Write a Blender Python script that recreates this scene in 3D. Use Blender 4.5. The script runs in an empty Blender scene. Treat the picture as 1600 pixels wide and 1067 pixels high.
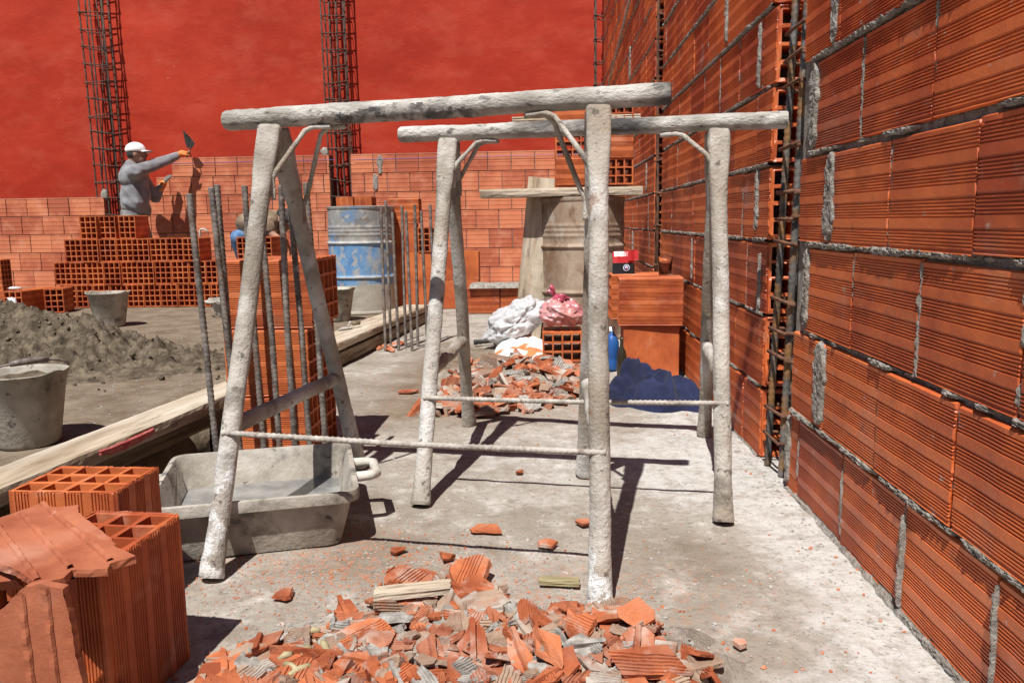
import bpy, bmesh, math, random
from mathutils import Vector, Matrix, noise, Euler
R = random.Random(7)
PI = math.pi
V = Vector
SC = bpy.context.scene
COL = SC.collection

# ------------------------------------------------------------------ camera, sky, sun, exposure
FPX = 1250.0                                   # focal length in pixels of a 1600 px wide frame
PITCH, YAW, ROLL = math.radians(8.55), math.radians(2.45), 0.014
CAMP = V((0, 0, 0.75))
fw = V((-math.sin(YAW) * math.cos(PITCH), math.cos(YAW) * math.cos(PITCH), -math.sin(PITCH)))
r0 = V((math.cos(YAW), math.sin(YAW), 0))
u0 = r0.cross(fw)
rt = r0 * math.cos(ROLL) - u0 * math.sin(ROLL)
up = u0 * math.cos(ROLL) + r0 * math.sin(ROLL)
cam = bpy.data.cameras.new('camera')
cam.sensor_width = 36.0
cam.lens = FPX / 1600 * 36
cam.clip_end = 400
cam.clip_start = 0.02
co = bpy.data.objects.new('camera', cam)
m = Matrix((rt, up, -fw)).transposed().to_4x4()
m.translation = CAMP
co.matrix_world = m
COL.objects.link(co)
SC.camera = co

SUND = V((0.150, 0.524, -1.0)).normalized()    # the way the sunlight travels
w = bpy.data.worlds.new('World')
SC.world = w
w.use_nodes = True
nt = w.node_tree
sky = nt.nodes.new('ShaderNodeTexSky')
sky.sky_type = 'NISHITA'
sky.sun_disc = False
sky.sun_elevation = math.asin(-SUND.z)
sky.sun_rotation = math.atan2(-SUND.x, -SUND.y)
sky.altitude = 2500
nt.links.new(sky.outputs[0], nt.nodes['Background'].inputs[0])
nt.nodes['Background'].inputs[1].default_value = 0.055
sl = bpy.data.lights.new('sun', 'SUN')
sl.energy = 5.0
sl.angle = math.radians(0.5)
sl.color = (1.0, 0.967, 0.925)
so = bpy.data.objects.new('sun', sl)
so.rotation_euler = SUND.to_track_quat('-Z', 'Y').to_euler()
so.location = (-2, -6, 12)
COL.objects.link(so)
SC.view_settings.view_transform = 'Standard'
SC.view_settings.look = 'None'
SC.view_settings.gamma = 1
SC.view_settings.exposure = 0.35


def ray(px, py):
    return (fw * FPX + rt * (px - 800) + up * (533.5 - py)).normalized()


def G(px, py, z=0.0):                          # the point of height z seen at that place in the photo
    d = ray(px, py)
    return CAMP + d * ((z - CAMP.z) / d.z)


def PY(px, py, y):                             # the point of depth y seen there
    d = ray(px, py)
    return CAMP + d * ((y - CAMP.y) / d.y)


# ------------------------------------------------------------------ mesh building
class MB:
    def __init__(s):
        s.v, s.f, s.t, s.m = [], [], [], []

    def add(s, vs, fs, tone=0.0, mi=0):
        b = len(s.v)
        s.v += [V(p) for p in vs]
        s.f += [tuple(b + i for i in f) for f in fs]
        s.t += [tone] * len(fs)
        s.m += [mi] * len(fs)

    def join(s, o):
        b = len(s.v)
        s.v += o.v
        s.f += [tuple(b + i for i in f) for f in o.f]
        s.t += o.t
        s.m += o.m

    def xf(s, M):
        s.v = [M @ p for p in s.v]
        return s

    def box(s, c, size, rot=None, tone=0, mi=0):
        x, y, z = size[0] / 2, size[1] / 2, size[2] / 2
        ps = [V((a, b, d)) for a in (-x, x) for b in (-y, y) for d in (-z, z)]
        if rot is not None:
            ps = [rot @ p for p in ps]
        s.add([V(c) + p for p in ps], [(0, 1, 3, 2), (4, 6, 7, 5), (0, 4, 5, 1), (2, 3, 7, 6), (0, 2, 6, 4), (1, 5, 7, 3)], tone, mi)
        return s

    def tube(s, pts, rad, n=8, cap=True, tone=0, mi=0, fn=None, ref=None):
        """sweep; rad is a number or a list; fn(i, angle, centre, direction) scales the radius"""
        pts = [V(p) for p in pts]
        k = len(pts)
        if not isinstance(rad, (list, tuple)):
            rad = [rad] * k
        vs = []
        prev = None
        for i, p in enumerate(pts):
            d = (pts[min(i + 1, k - 1)] - pts[max(i - 1, 0)]).normalized()
            if prev is None:
                a = ref if ref is not None else (V((0, 0, 1)) if abs(d.z) < .9 else V((0, 1, 0)))
                e1 = (a - d * a.dot(d)).normalized()
            else:
                e1 = (prev - d * prev.dot(d)).normalized()
            prev = e1
            e2 = d.cross(e1)
            for j in range(n):
                a = 2 * PI * j / n
                q = e1 * math.cos(a) + e2 * math.sin(a)
                r = rad[i]
                if fn:
                    r = r * fn(i, a, p, q)
                vs.append(p + q * r)
        fs = [(i * n + j, i * n + (j + 1) % n, (i + 1) * n + (j + 1) % n, (i + 1) * n + j) for i in range(k - 1) for j in range(n)]
        if cap:
            fs += [tuple(range(n - 1, -1, -1)), tuple((k - 1) * n + j for j in range(n))]
        s.add(vs, fs, tone, mi)
        return s

    def lathe(s, prof, c=(0, 0, 0), n=32, tone=0, mi=0, close=False):
        c = V(c)
        vs, k = [], len(prof)
        for r, z in prof:
            for j in range(n):
                a = 2 * PI * j / n
                vs.append(c + V((r * math.cos(a), r * math.sin(a), z)))
        fs = [(i * n + j, i * n + (j + 1) % n, (i + 1) * n + (j + 1) % n, (i + 1) * n + j) for i in range(k - 1) for j in range(n)]
        if close:
            fs.append(tuple(range(n - 1, -1, -1)))
        s.add(vs, fs, tone, mi)
        return s

    def ball(s, c, r, nu=14, nv=10, fn=None, tone=0, mi=0, M=None):
        c = V(c)
        r = V(r) if not isinstance(r, (int, float)) else V((r, r, r))
        vs = []
        for i in range(nv + 1):
            th = PI * i / nv
            for j in range(nu):
                a = 2 * PI * j / nu
                q = V((math.sin(th) * math.cos(a), math.sin(th) * math.sin(a), math.cos(th)))
                k = fn(q) if fn else 1
                p = V((q.x * r.x, q.y * r.y, q.z * r.z)) * k
                if M is not None:
                    p = M @ p
                vs.append(c + p)
        fs = [(i * nu + j, (i + 1) * nu + j, (i + 1) * nu + (j + 1) % nu, i * nu + (j + 1) % nu) for i in range(nv) for j in range(nu)]
        s.add(vs, fs, tone, mi)
        return s

    def grid(s, P, nu, nv, tone=0, mi=0):
        """P[i][j] points"""
        vs = [P(i, j) for i in range(nu + 1) for j in range(nv + 1)]
        fs = [(i * (nv + 1) + j, (i + 1) * (nv + 1) + j, (i + 1) * (nv + 1) + j + 1, i * (nv + 1) + j + 1) for i in range(nu) for j in range(nv)]
        s.add(vs, fs, tone, mi)
        return s

    def mesh(s, name, mats, off=V((0, 0, 0)), smooth=False, weld=False):
        me = bpy.data.meshes.new(name)
        me.from_pydata([tuple(p - off) for p in s.v], [], s.f)
        if not isinstance(mats, (list, tuple)):
            mats = [mats]
        for x in mats:
            me.materials.append(x)
        a = me.attributes.new('tone', 'FLOAT', 'FACE')
        a.data.foreach_set('value', s.t)
        me.polygons.foreach_set('material_index', s.m)
        if weld:
            bm = bmesh.new()
            bm.from_mesh(me)
            bmesh.ops.remove_doubles(bm, verts=bm.verts, dist=1e-5)
            bmesh.ops.recalc_face_normals(bm, faces=bm.faces)
            bm.to_mesh(me)
            bm.free()
        if smooth:
            me.polygons.foreach_set('use_smooth', [True] * len(me.polygons))
        me.update()
        return me


def obj(name, mb, mats, parent=None, base=None, smooth=False, weld=False, auto=None):
    """one mesh object; its vertices are given in world space"""
    off = V(parent['org']) if parent is not None else (V(base) if base is not None else V((0, 0, 0)))
    me = mb.mesh(name, mats, off, smooth or auto is not None, weld)
    if auto is not None:
        try:
            me.set_sharp_from_angle(angle=math.radians(auto))
        except Exception:
            pass
    o = bpy.data.objects.new(name, me)
    COL.objects.link(o)
    if parent is not None:
        o.parent = parent
    else:
        o.location = off
    return o


ORG = {}


class Thing:
    pass


def tag(o, label, cat, group=None):
    o['label'] = label
    o['category'] = cat
    if group:
        o['group'] = group
    return o


def thing(name, label, cat, loc, group=None):
    o = bpy.data.objects.new(name, None)
    o.empty_display_size = .1
    COL.objects.link(o)
    o.location = loc
    o['org'] = tuple(loc)
    return tag(o, label, cat, group)


def copy_tree(o, parent=None):
    c = o.copy()
    COL.objects.link(c)
    c.parent = parent
    for ch in o.children:
        copy_tree(ch, c)
    return c


ORD = 'zeroth first second third fourth fifth sixth seventh eighth ninth tenth eleventh twelfth'.split()


def fb(p, s=1.0, o=0.0, oct=3):
    p = V((p[0] * s + o, p[1] * s + o * 1.7, p[2] * s - o))
    a, t = 1.0, 0.0
    for _ in range(oct):
        t += a * noise.noise(p)
        p = p * 2.03
        a *= .5
    return t


# ------------------------------------------------------------------ materials
def mat(name, c1, c2, scale=6, rough=.8, detail=6, bump=.15, bscale=60, spots=None, dust=None, stretch=None, metal=0.0, spec=.4, tone=0.0, orand=0.0,
        trans=0.0, sheen=0.0, mid=(.38, .62), coat=0.0):
    """two-colour noise, a third colour in spots (colour, scale, threshold, softness) and in dusty patches, a fine bump"""
    M = bpy.data.materials.new(name)
    M.use_nodes = True
    n, L = M.node_tree.nodes, M.node_tree.links
    b = n['Principled BSDF']
    tc = n.new('ShaderNodeTexCoord')
    src = tc.outputs['Object']
    oi = n.new('ShaderNodeObjectInfo')
    vm = n.new('ShaderNodeVectorMath')
    vm.operation = 'ADD'
    cx = n.new('ShaderNodeCombineXYZ')
    mu = n.new('ShaderNodeMath')
    mu.operation = 'MULTIPLY'
    mu.inputs[1].default_value = 37.0
    L.new(oi.outputs['Random'], mu.inputs[0])
    for i in range(3):
        L.new(mu.outputs[0], cx.inputs[i])
    L.new(src, vm.inputs[0])
    L.new(cx.outputs[0], vm.inputs[1])
    src = vm.outputs[0]
    if stretch:
        mp = n.new('ShaderNodeMapping')
        mp.inputs['Scale'].default_value = stretch
        L.new(src, mp.inputs[0])
        src = mp.outputs[0]

    def nz(sc, det=5, r=.6):
        t = n.new('ShaderNodeTexNoise')
        t.inputs['Scale'].default_value = sc
        t.inputs['Detail'].default_value = det
        t.inputs['Roughness'].default_value = r
        L.new(src, t.inputs['Vector'])
        return t.outputs['Fac']

    def mapr(x, a, bb):
        r = n.new('ShaderNodeMapRange')
        r.inputs[1].default_value = a
        r.inputs[2].default_value = bb
        L.new(x, r.inputs[0])
        return r.outputs[0]

    def mix(f, a, c):
        x = n.new('ShaderNodeMix')
        x.data_type = 'RGBA'
        if isinstance(f, float):
            x.inputs[0].default_value = f
        else:
            L.new(f, x.inputs[0])
        for s_, v_ in ((6, a), (7, c)):
            if isinstance(v_, tuple):
                x.inputs[s_].default_value = (*v_, 1)
            else:
                L.new(v_, x.inputs[s_])
        return x.outputs[2]

    f = mapr(nz(scale, detail), *mid)
    if tone or orand:
        at = n.new('ShaderNodeAttribute')
        at.attribute_name = 'tone'
        a1 = n.new('ShaderNodeMath')
        a1.operation = 'MULTIPLY_ADD'
        a1.inputs[1].default_value = tone
        L.new(at.outputs['Fac'], a1.inputs[0])
        L.new(f, a1.inputs[2])
        a2 = n.new('ShaderNodeMath')
        a2.operation = 'MULTIPLY_ADD'
        a2.inputs[1].default_value = orand
        L.new(oi.outputs['Random'], a2.inputs[0])
        L.new(a1.outputs[0], a2.inputs[2])
        a3 = n.new('ShaderNodeMath')
        a3.operation = 'SUBTRACT'
        a3.use_clamp = True
        a3.inputs[1].default_value = orand / 2
        L.new(a2.outputs[0], a3.inputs[0])
        f = a3.outputs[0]
    col = mix(f, c1, c2)
    for sp in (spots, dust):
        if sp:
            lst = sp if isinstance(sp, list) else [sp]
            for (c, sc, th, so_, k) in lst:
                q = mapr(nz(sc, 4), th - so_, th + so_)
                mm = n.new('ShaderNodeMath')
                mm.operation = 'MULTIPLY'
                mm.inputs[1].default_value = k
                L.new(q, mm.inputs[0])
                col = mix(mm.outputs[0], col, c)
    L.new(col, b.inputs['Base Color'])
    b.inputs['Roughness'].default_value = rough
    b.inputs['Metallic'].default_value = metal
    b.inputs['Specular IOR Level'].default_value = spec
    if trans:
        b.inputs['Transmission Weight'].default_value = trans
    if sheen:
        b.inputs['Sheen Weight'].default_value = sheen
    if coat:
        b.inputs['Coat Weight'].default_value = coat
        b.inputs['Coat Roughness'].default_value = .25
    if bump:
        bp = n.new('ShaderNodeBump')
        bp.inputs['Strength'].default_value = bump
        bp.inputs['Distance'].default_value = .01
        L.new(nz(bscale, 6, .65), bp.inputs['Height'])
        L.new(bp.outputs[0], b.inputs['Normal'])
    return M


CLAY = mat('fired_clay', (.36, .070, .020), (.60, .165, .046), 5, .62, bump=.14, bscale=90, tone=.55, orand=.5,
           spots=[((.62, .30, .18), 9, .66, .08, .5), ((.22, .05, .02), 22, .70, .05, .5)], spec=.45)
CLAYW = mat('wall_clay', (.40, .066, .018), (.70, .168, .042), 4, .46, bump=.12, bscale=80, tone=1.0,
            spots=[((.62, .34, .22), 7, .68, .10, .45), ((.52, .46, .40), 30, .70, .025, .8), ((.22, .05, .02), 14, .68, .06, .5), ((.50, .44, .38), 3.3, .665, .04, .35)], spec=.7)
CLAYF = mat('pale_clay', (.40, .105, .052), (.60, .20, .098), 3, .7, bump=.08, bscale=70, tone=.85,
            spots=[((.62, .30, .19), 6, .64, .1, .5)], spec=.3)
CLAYB = mat('broken_clay', (.27, .066, .026), (.52, .165, .068), 9, .85, bump=.4, bscale=120, orand=1.1,
            spots=[((.46, .40, .34), 11, .615, .06, .8), ((.56, .30, .20), 5, .58, .1, .6), ((.16, .055, .026), 16, .66, .05, .5)], spec=.25)
MORTAR = mat('mortar', (.22, .195, .165), (.42, .385, .335), 50, .95, bump=1.0, bscale=170, spots=[((.54, .51, .47), 28, .62, .06, .6), ((.12, .105, .09), 70, .66, .04, .6)], spec=.2)
MORTARF = mat('thin_mortar', (.16, .12, .095), (.26, .22, .18), 30, .95, bump=.3, bscale=90, spec=.2)
RED = mat('red_plaster', (.355, .0262, .0098), (.445, .0385, .0148), .9, .70, 10, bump=.6, bscale=5, spots=[((.52, .095, .055), 2.6, .62, .12, .5), ((.30, .0180, .0072), 1.2, .58, .14, .45), ((.47, .055, .026), 5.5, .60, .08, .4), ((.62, .30, .24), 19, .752, .012, .8)], stretch=(.75, 1, 1.4), spec=.2)
CRUST = mat('cement_crust', (.27, .235, .19), (.55, .51, .45), 6, .92, 8, bump=.8, bscale=115, mid=(.36, .60),
            spots=[((.68, .665, .63), 5, .59, .06, .8), ((.30, .22, .145), 3.2, .57, .07, .55), ((.11, .092, .075), 36, .65, .03, .8), ((.165, .14, .11), 7, .63, .05, .65), ((.26, .13, .07), 10, .68, .03, .7)], spec=.2)
CAGE = mat('rusted_cage', (.045, .030, .024), (.125, .080, .058), 20, .8, bump=.15, metal=.15, spots=[((.20, .15, .12), 30, .64, .05, .6)])
CLAYD = mat('dusty_clay', (.26, .17, .12), (.42, .30, .215), 9, .9, bump=.4, bscale=120, orand=.9,
            spots=[((.44, .40, .35), 10, .56, .06, .85), ((.36, .12, .06), 13, .62, .05, .6)], spec=.2)
BEAMC = mat('cement_crust_tar', (.32, .295, .255), (.60, .575, .525), 15, .88, bump=.9, bscale=130,
            spots=[((.045, .042, .045), 5, .575, .045, .9), ((.09, .08, .07), 44, .63, .035, .8), ((.70, .68, .64), 12, .62, .05, .75)], stretch=(.45, 1, 1), spec=.3)
STEELROD = mat('rod_cement', (.30, .27, .23), (.50, .46, .405), 30, .85, bump=.3, bscale=150, spots=[((.18, .13, .10), 26, .62, .05, .7)], spec=.25)
REBAR = mat('rebar_steel', (.10, .082, .070), (.26, .225, .195), 28, .6, bump=.2, bscale=120, metal=.2, spots=[((.38, .33, .28), 40, .60, .06, .6), ((.20, .085, .035), 15, .62, .06, .5)])
RUST = mat('rusty_wire', (.10, .045, .028), (.20, .095, .055), 25, .8, bump=.1, metal=.2)
DKSTEEL = mat('column_bar', (.065, .060, .057), (.19, .175, .16), 18, .55, bump=.15, bscale=120, metal=.3, spots=[((.30, .15, .05), 12, .55, .06, .85)])
WOOD = mat('weathered_wood', (.27, .20, .13), (.54, .45, .335), 18, .85, bump=.7, bscale=50, stretch=(.13, 1, 1), spots=[((.12, .08, .05), 42, .62, .05, .8), ((.62, .56, .46), 6, .54, .1, .6)], spec=.2)
WOODD = mat('grey_wood', (.12, .09, .06), (.32, .26, .18), 34, .9, bump=.8, bscale=60, stretch=(.06, 1, 1), spots=[((.06, .045, .03), 60, .62, .05, .7)], spec=.2)
REDPAINT = mat('faded_red_paint', (.42, .07, .07), (.55, .16, .14), 30, .8, bump=.3, bscale=60)
PLAST = mat('cement_plastic', (.42, .39, .335), (.58, .55, .485), 9, .75, bump=.3, bscale=70, spots=[((.17, .155, .13), 20, .68, .05, .7), ((.66, .64, .58), 8, .60, .08, .6)], spec=.3)
PLASTD = mat('cement_plastic_worn', (.27, .24, .195), (.46, .42, .355), 7, .75, bump=.4, bscale=70, spots=[((.10, .09, .075), 11, .60, .06, .8), ((.58, .55, .49), 6, .60, .08, .7), ((.05, .045, .04), 26, .66, .03, .8)], spec=.3)
SLURRY = mat('wet_slurry', (.16, .155, .15), (.30, .295, .28), 12, .15, bump=.15, bscale=30, spec=.6)
SAND = mat('wet_mortar_heap', (.088, .067, .046), (.195, .155, .108), 12, .95, bump=1.0, bscale=80, spots=[((.05, .038, .026), 22, .55, .06, .7), ((.26, .22, .165), 40, .64, .04, .6)], spec=.15)
BLUE = mat('worn_blue_paint', (.075, .20, .40), (.20, .36, .54), 5, .6, bump=.25, bscale=40,
           spots=[((.30, .28, .24), 5, .57, .06, .85), ((.40, .37, .32), 16, .57, .05, .8), ((.18, .13, .09), 26, .66, .04, .7)], stretch=(1, 1, .75))
BLUEG = mat('blue_paint_under_cement', (.22, .23, .235), (.34, .32, .285), 5, .75, bump=.3, bscale=40,
            spots=[((.13, .24, .40), 7, .60, .05, .8), ((.20, .14, .09), 14, .60, .05, .7), ((.44, .41, .36), 18, .60, .05, .8)])
HOOP = mat('pale_worn_hoop', (.34, .33, .31), (.50, .50, .48), 16, .7, bump=.2, bscale=60, spots=[((.25, .22, .19), 22, .64, .05, .7)])
DRUMC = mat('drum_cement', (.33, .29, .235), (.47, .43, .36), 6, .85, bump=.3, bscale=50, spots=[((.22, .18, .14), 12, .63, .05, .5)])
BROWN = mat('rusty_cement_drum', (.20, .125, .078), (.38, .295, .215), 5, .85, bump=.35, bscale=50, spots=[((.46, .40, .33), 9, .60, .07, .7), ((.17, .085, .045), 11, .60, .06, .7)], stretch=(1, 1, .6))
DARKMETAL = mat('dark_metal', (.03, .028, .026), (.07, .062, .055), 12, .6, bump=.1, metal=.4)
SHIRT = mat('grey_jersey', (.17, .17, .178), (.26, .26, .27), 10, .95, bump=.3, bscale=60, sheen=.2)
TROUS = mat('dusty_trousers', (.13, .125, .125), (.26, .25, .245), 14, .95, bump=.3, bscale=60)
JEANS = mat('blue_jeans', (.07, .15, .30), (.16, .28, .46), 14, .95, bump=.2, bscale=70)
TAN = mat('tan_shirt', (.16, .11, .07), (.40, .31, .22), 7, .95, bump=.3, bscale=50)
SKIN = mat('skin', (.26, .13, .08), (.34, .18, .115), 9, .6, bump=.05)
WHITE = mat('white_cotton', (.78, .77, .76), (.84, .83, .82), 8, .85, bump=.1)
DKCLOTH = mat('dark_cloth', (.03, .028, .03), (.07, .065, .065), 10, .9)
ORANGE = mat('orange_glove', (.62, .17, .035), (.70, .24, .06), 14, .7, bump=.1)
GLOVEG = mat('glove_palm', (.10, .09, .08), (.20, .18, .16), 16, .7, bump=.2)
NAVY = mat('navy_cloth', (.006, .009, .034), (.018, .025, .075), 8, .92, bump=.3, bscale=200, spots=[((.25, .25, .32), 45, .76, .02, .4)], sheen=.05)
WBAG = mat('white_plastic', (.50, .50, .50), (.66, .66, .66), 5, .35, bump=.4, bscale=12, trans=.10, spec=.5)
PBAG = mat('pink_plastic', (.58, .22, .23), (.76, .43, .41), 4, .22, bump=.7, bscale=11, trans=.18, spec=.6, spots=[((.66, .34, .22), 6, .62, .08, .6)])
PKNOT = mat('pink_plastic_knot', (.48, .06, .12), (.62, .14, .20), 9, .25, bump=.4, bscale=20, trans=.2, spec=.7)
SACK = mat('paper_sack', (.70, .69, .66), (.80, .79, .77), 8, .7, bump=.3, bscale=20, spots=[((.62, .20, .07), 3.6, .52, .02, 1.0)])
REDPK = mat('red_foil', (.50, .02, .025), (.66, .06, .06), 12, .25, bump=.3, bscale=25, spec=.6)
BLACKPK = mat('black_print', (.012, .012, .014), (.022, .022, .026), 8, .4, bump=0)
WHITEPK = mat('white_print', (.75, .77, .80), (.8, .8, .82), 8, .5, bump=0)
BLUEPK = mat('blue_print', (.06, .14, .35), (.08, .18, .40), 8, .5, bump=0)
TEA = mat('brown_drink', (.20, .035, .012), (.24, .05, .018), 8, .15, bump=0)
BLUEP = mat('blue_plastic', (.02, .085, .28), (.03, .12, .36), 8, .35, bump=.05)
DKGLASS = mat('dark_bottle', (.030, .024, .014), (.07, .06, .035), 8, .3, bump=.1, spec=.5)
BLADE = mat('steel_blade', (.20, .19, .19), (.34, .33, .32), 15, .4, metal=.7, bump=.1)
RUBBER = mat('black_rubber', (.02, .02, .02), (.05, .048, .045), 20, .7, bump=.2)
STRAW = mat('dry_stalk', (.24, .20, .10), (.44, .38, .22), 20, .85, bump=.3, stretch=(.2, 1, 1))
STRING = mat('blue_string', (.10, .12, .40), (.16, .18, .50), 20, .8, bump=0)
PEBBLE = mat('grey_crumb', (.22, .20, .175), (.40, .375, .335), 60, .95, bump=.3)
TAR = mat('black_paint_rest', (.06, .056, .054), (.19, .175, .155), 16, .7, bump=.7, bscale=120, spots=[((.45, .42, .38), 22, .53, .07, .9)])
WCRUST = mat('white_lime_crust', (.50, .48, .44), (.80, .79, .76), 24, .92, bump=1.0, bscale=110, spots=[((.28, .24, .20), 20, .64, .05, .6)], spec=.2)
GLASS = bpy.data.materials.new('clear_glass')
GLASS.use_nodes = True
_g = GLASS.node_tree.nodes['Principled BSDF']
_g.inputs['Transmission Weight'].default_value = 1
_g.inputs['Roughness'].default_value = .03
_g.inputs['Base Color'].default_value = (.95, .95, .93, 1)
_t = GLASS.node_tree.nodes.new('ShaderNodeTexNoise')
_bp = GLASS.node_tree.nodes.new('ShaderNodeBump')
_bp.inputs['Strength'].default_value = .03
GLASS.node_tree.links.new(_t.outputs['Fac'], _bp.inputs['Height'])
GLASS.node_tree.links.new(_bp.outputs[0], _g.inputs['Normal'])


def ground_mat():
    M = bpy.data.materials.new('site_concrete')
    M.use_nodes = True
    n, L = M.node_tree.nodes, M.node_tree.links
    b = n['Principled BSDF']
    tc = n.new('ShaderNodeTexCoord')

    def nz(sc, det=8, r=.62):
        t = n.new('ShaderNodeTexNoise')
        t.inputs['Scale'].default_value = sc
        t.inputs['Detail'].default_value = det
        t.inputs['Roughness'].default_value = r
        L.new(tc.outputs['Object'], t.inputs['Vector'])
        return t.outputs['Fac']

    def mapr(x, a, bb):
        r = n.new('ShaderNodeMapRange')
        r.inputs[1].default_value = a
        r.inputs[2].default_value = bb
        L.new(x, r.inputs[0])
        return r.outputs[0]

    def mth(op, a, c):
        x = n.new('ShaderNodeMath')
        x.operation = op
        x.use_clamp = True
        for i, q in enumerate((a, c)):
            if isinstance(q, (int, float)):
                x.inputs[i].default_value = q
            else:
                L.new(q, x.inputs[i])
        return x.outputs[0]

    def mix(f, a, c):
        x = n.new('ShaderNodeMix')
        x.data_type = 'RGBA'
        L.new(f, x.inputs[0])
        for s_, v_ in ((6, a), (7, c)):
            if isinstance(v_, tuple):
                x.inputs[s_].default_value = (*v_, 1)
            else:
                L.new(v_, x.inputs[s_])
        return x.outputs[2]
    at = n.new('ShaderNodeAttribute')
    at.attribute_name = 'damp_pitshade'
    c = mix(mapr(nz(2.2), .35, .65), (.27, .232, .186), (.40, .365, .315))
    c = mix(mapr(nz(9), .52, .70), c, (.52, .49, .44))
    c = mix(mth('MULTIPLY', mapr(nz(5.3), .54, .66), .7), c, (.20, .165, .125))
    c = mix(mth('MULTIPLY', mapr(nz(26, 8, .75), .50, .64), .6), c, (.22, .19, .155))
    c = mix(mth('MULTIPLY', mapr(nz(70, 3), .60, .68), .65), c, (.16, .14, .115))
    c = mix(mth('MULTIPLY', mapr(nz(38, 3), .665, .70), .7), c, (.62, .60, .56))
    dm = mth('ADD', at.outputs['Fac'], mth('MULTIPLY', mth('SUBTRACT', nz(4), .5), .0))
    damp_pitshade = mapr(dm, .25, .8)
    dn = n.new('ShaderNodeMath')
    dn.operation = 'MULTIPLY_ADD'
    L.new(nz(3.1), dn.inputs[0])
    dn.inputs[1].default_value = .9
    L.new(at.outputs['Fac'], dn.inputs[2])
    damp_pitshade = mapr(dn.outputs[0], .62, 1.15)
    mud = mix(mapr(nz(6), .35, .65), (.135, .098, .064), (.235, .187, .135))
    mud = mix(mth('MULTIPLY', mapr(nz(17), .55, .7), .5), mud, (.34, .29, .23))
    c = mix(damp_pitshade, c, mud)
    a3 = n.new('ShaderNodeAttribute')
    a3.attribute_name = 'powder'
    pm = n.new('ShaderNodeMath')
    pm.operation = 'MULTIPLY_ADD'
    L.new(nz(7.5, 10, .78), pm.inputs[0])
    pm.inputs[1].default_value = 2.2
    L.new(a3.outputs['Fac'], pm.inputs[2])
    pf = mth('MULTIPLY', mapr(pm.outputs[0], 1.45, 2.0), mapr(nz(21, 9, .75), .34, .55))
    c = mix(mth('MULTIPLY', pf, .80), c, (.57, .555, .525))
    c = mix(mth('MULTIPLY', mapr(nz(34, 6, .7), .57, .66), .45), c, (.27, .245, .21))
    c = mix(mth('MULTIPLY', mapr(nz(95, 3), .60, .68), .55), c, (.17, .15, .125))
    c = mix(mapr(at.outputs['Fac'], 1.35, 1.5), c, (.030, .022, .015))  # near-black painted inside the pit, standing in for the shade under the plank
    a2 = n.new('ShaderNodeAttribute')
    a2.attribute_name = 'crumbs'
    cr = mth('MULTIPLY', mapr(nz(60, 4), .50, .62), a2.outputs['Fac'])
    c = mix(cr, c, (.46, .20, .115))
    L.new(c, b.inputs['Base Color'])
    b.inputs['Roughness'].default_value = .95
    b.inputs['Specular IOR Level'].default_value = .15
    bp = n.new('ShaderNodeBump')
    bp.inputs['Strength'].default_value = .55
    bp.inputs['Distance'].default_value = .012
    L.new(nz(55, 8, .7), bp.inputs['Height'])
    bp2 = n.new('ShaderNodeBump')
    bp2.inputs['Strength'].default_value = .35
    bp2.inputs['Distance'].default_value = .03
    L.new(nz(8, 6), bp2.inputs['Height'])
    L.new(bp.outputs[0], bp2.inputs['Normal'])
    L.new(bp2.outputs[0], b.inputs['Normal'])
    return M


# ------------------------------------------------------------------ ground
def spread(a, b, fa, fb_, step):
    xs = [a + (fa - a) * t for t in (0, .35, .6, .8, .92)]
    k = int((fb_ - fa) / step)
    xs += [fa + (fb_ - fa) * i / k for i in range(k + 1)]
    xs += [fb_ + (b - fb_) * t for t in (.08, .2, .4, .65, 1)]
    return xs


def smooth01(a, b, x):
    t = max(0, min(1, (x - a) / (b - a)))
    return t * t * (3 - 2 * t)


def gh(x, y):
    f = smooth01(-6, -4, x) * (1 - smooth01(8, 9, y))
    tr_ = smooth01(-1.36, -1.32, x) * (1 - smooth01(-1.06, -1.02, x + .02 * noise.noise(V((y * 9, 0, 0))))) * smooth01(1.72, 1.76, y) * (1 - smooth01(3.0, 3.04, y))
    return -.5 * tr_ + f * (.006 * noise.noise(V((x * 2.1, y * 2.1, 1))) + .0035 * noise.noise(V((x * 9, y * 9, 4))) + .002 * noise.noise(V((x * 25, y * 25, 7)))) - .004


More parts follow.
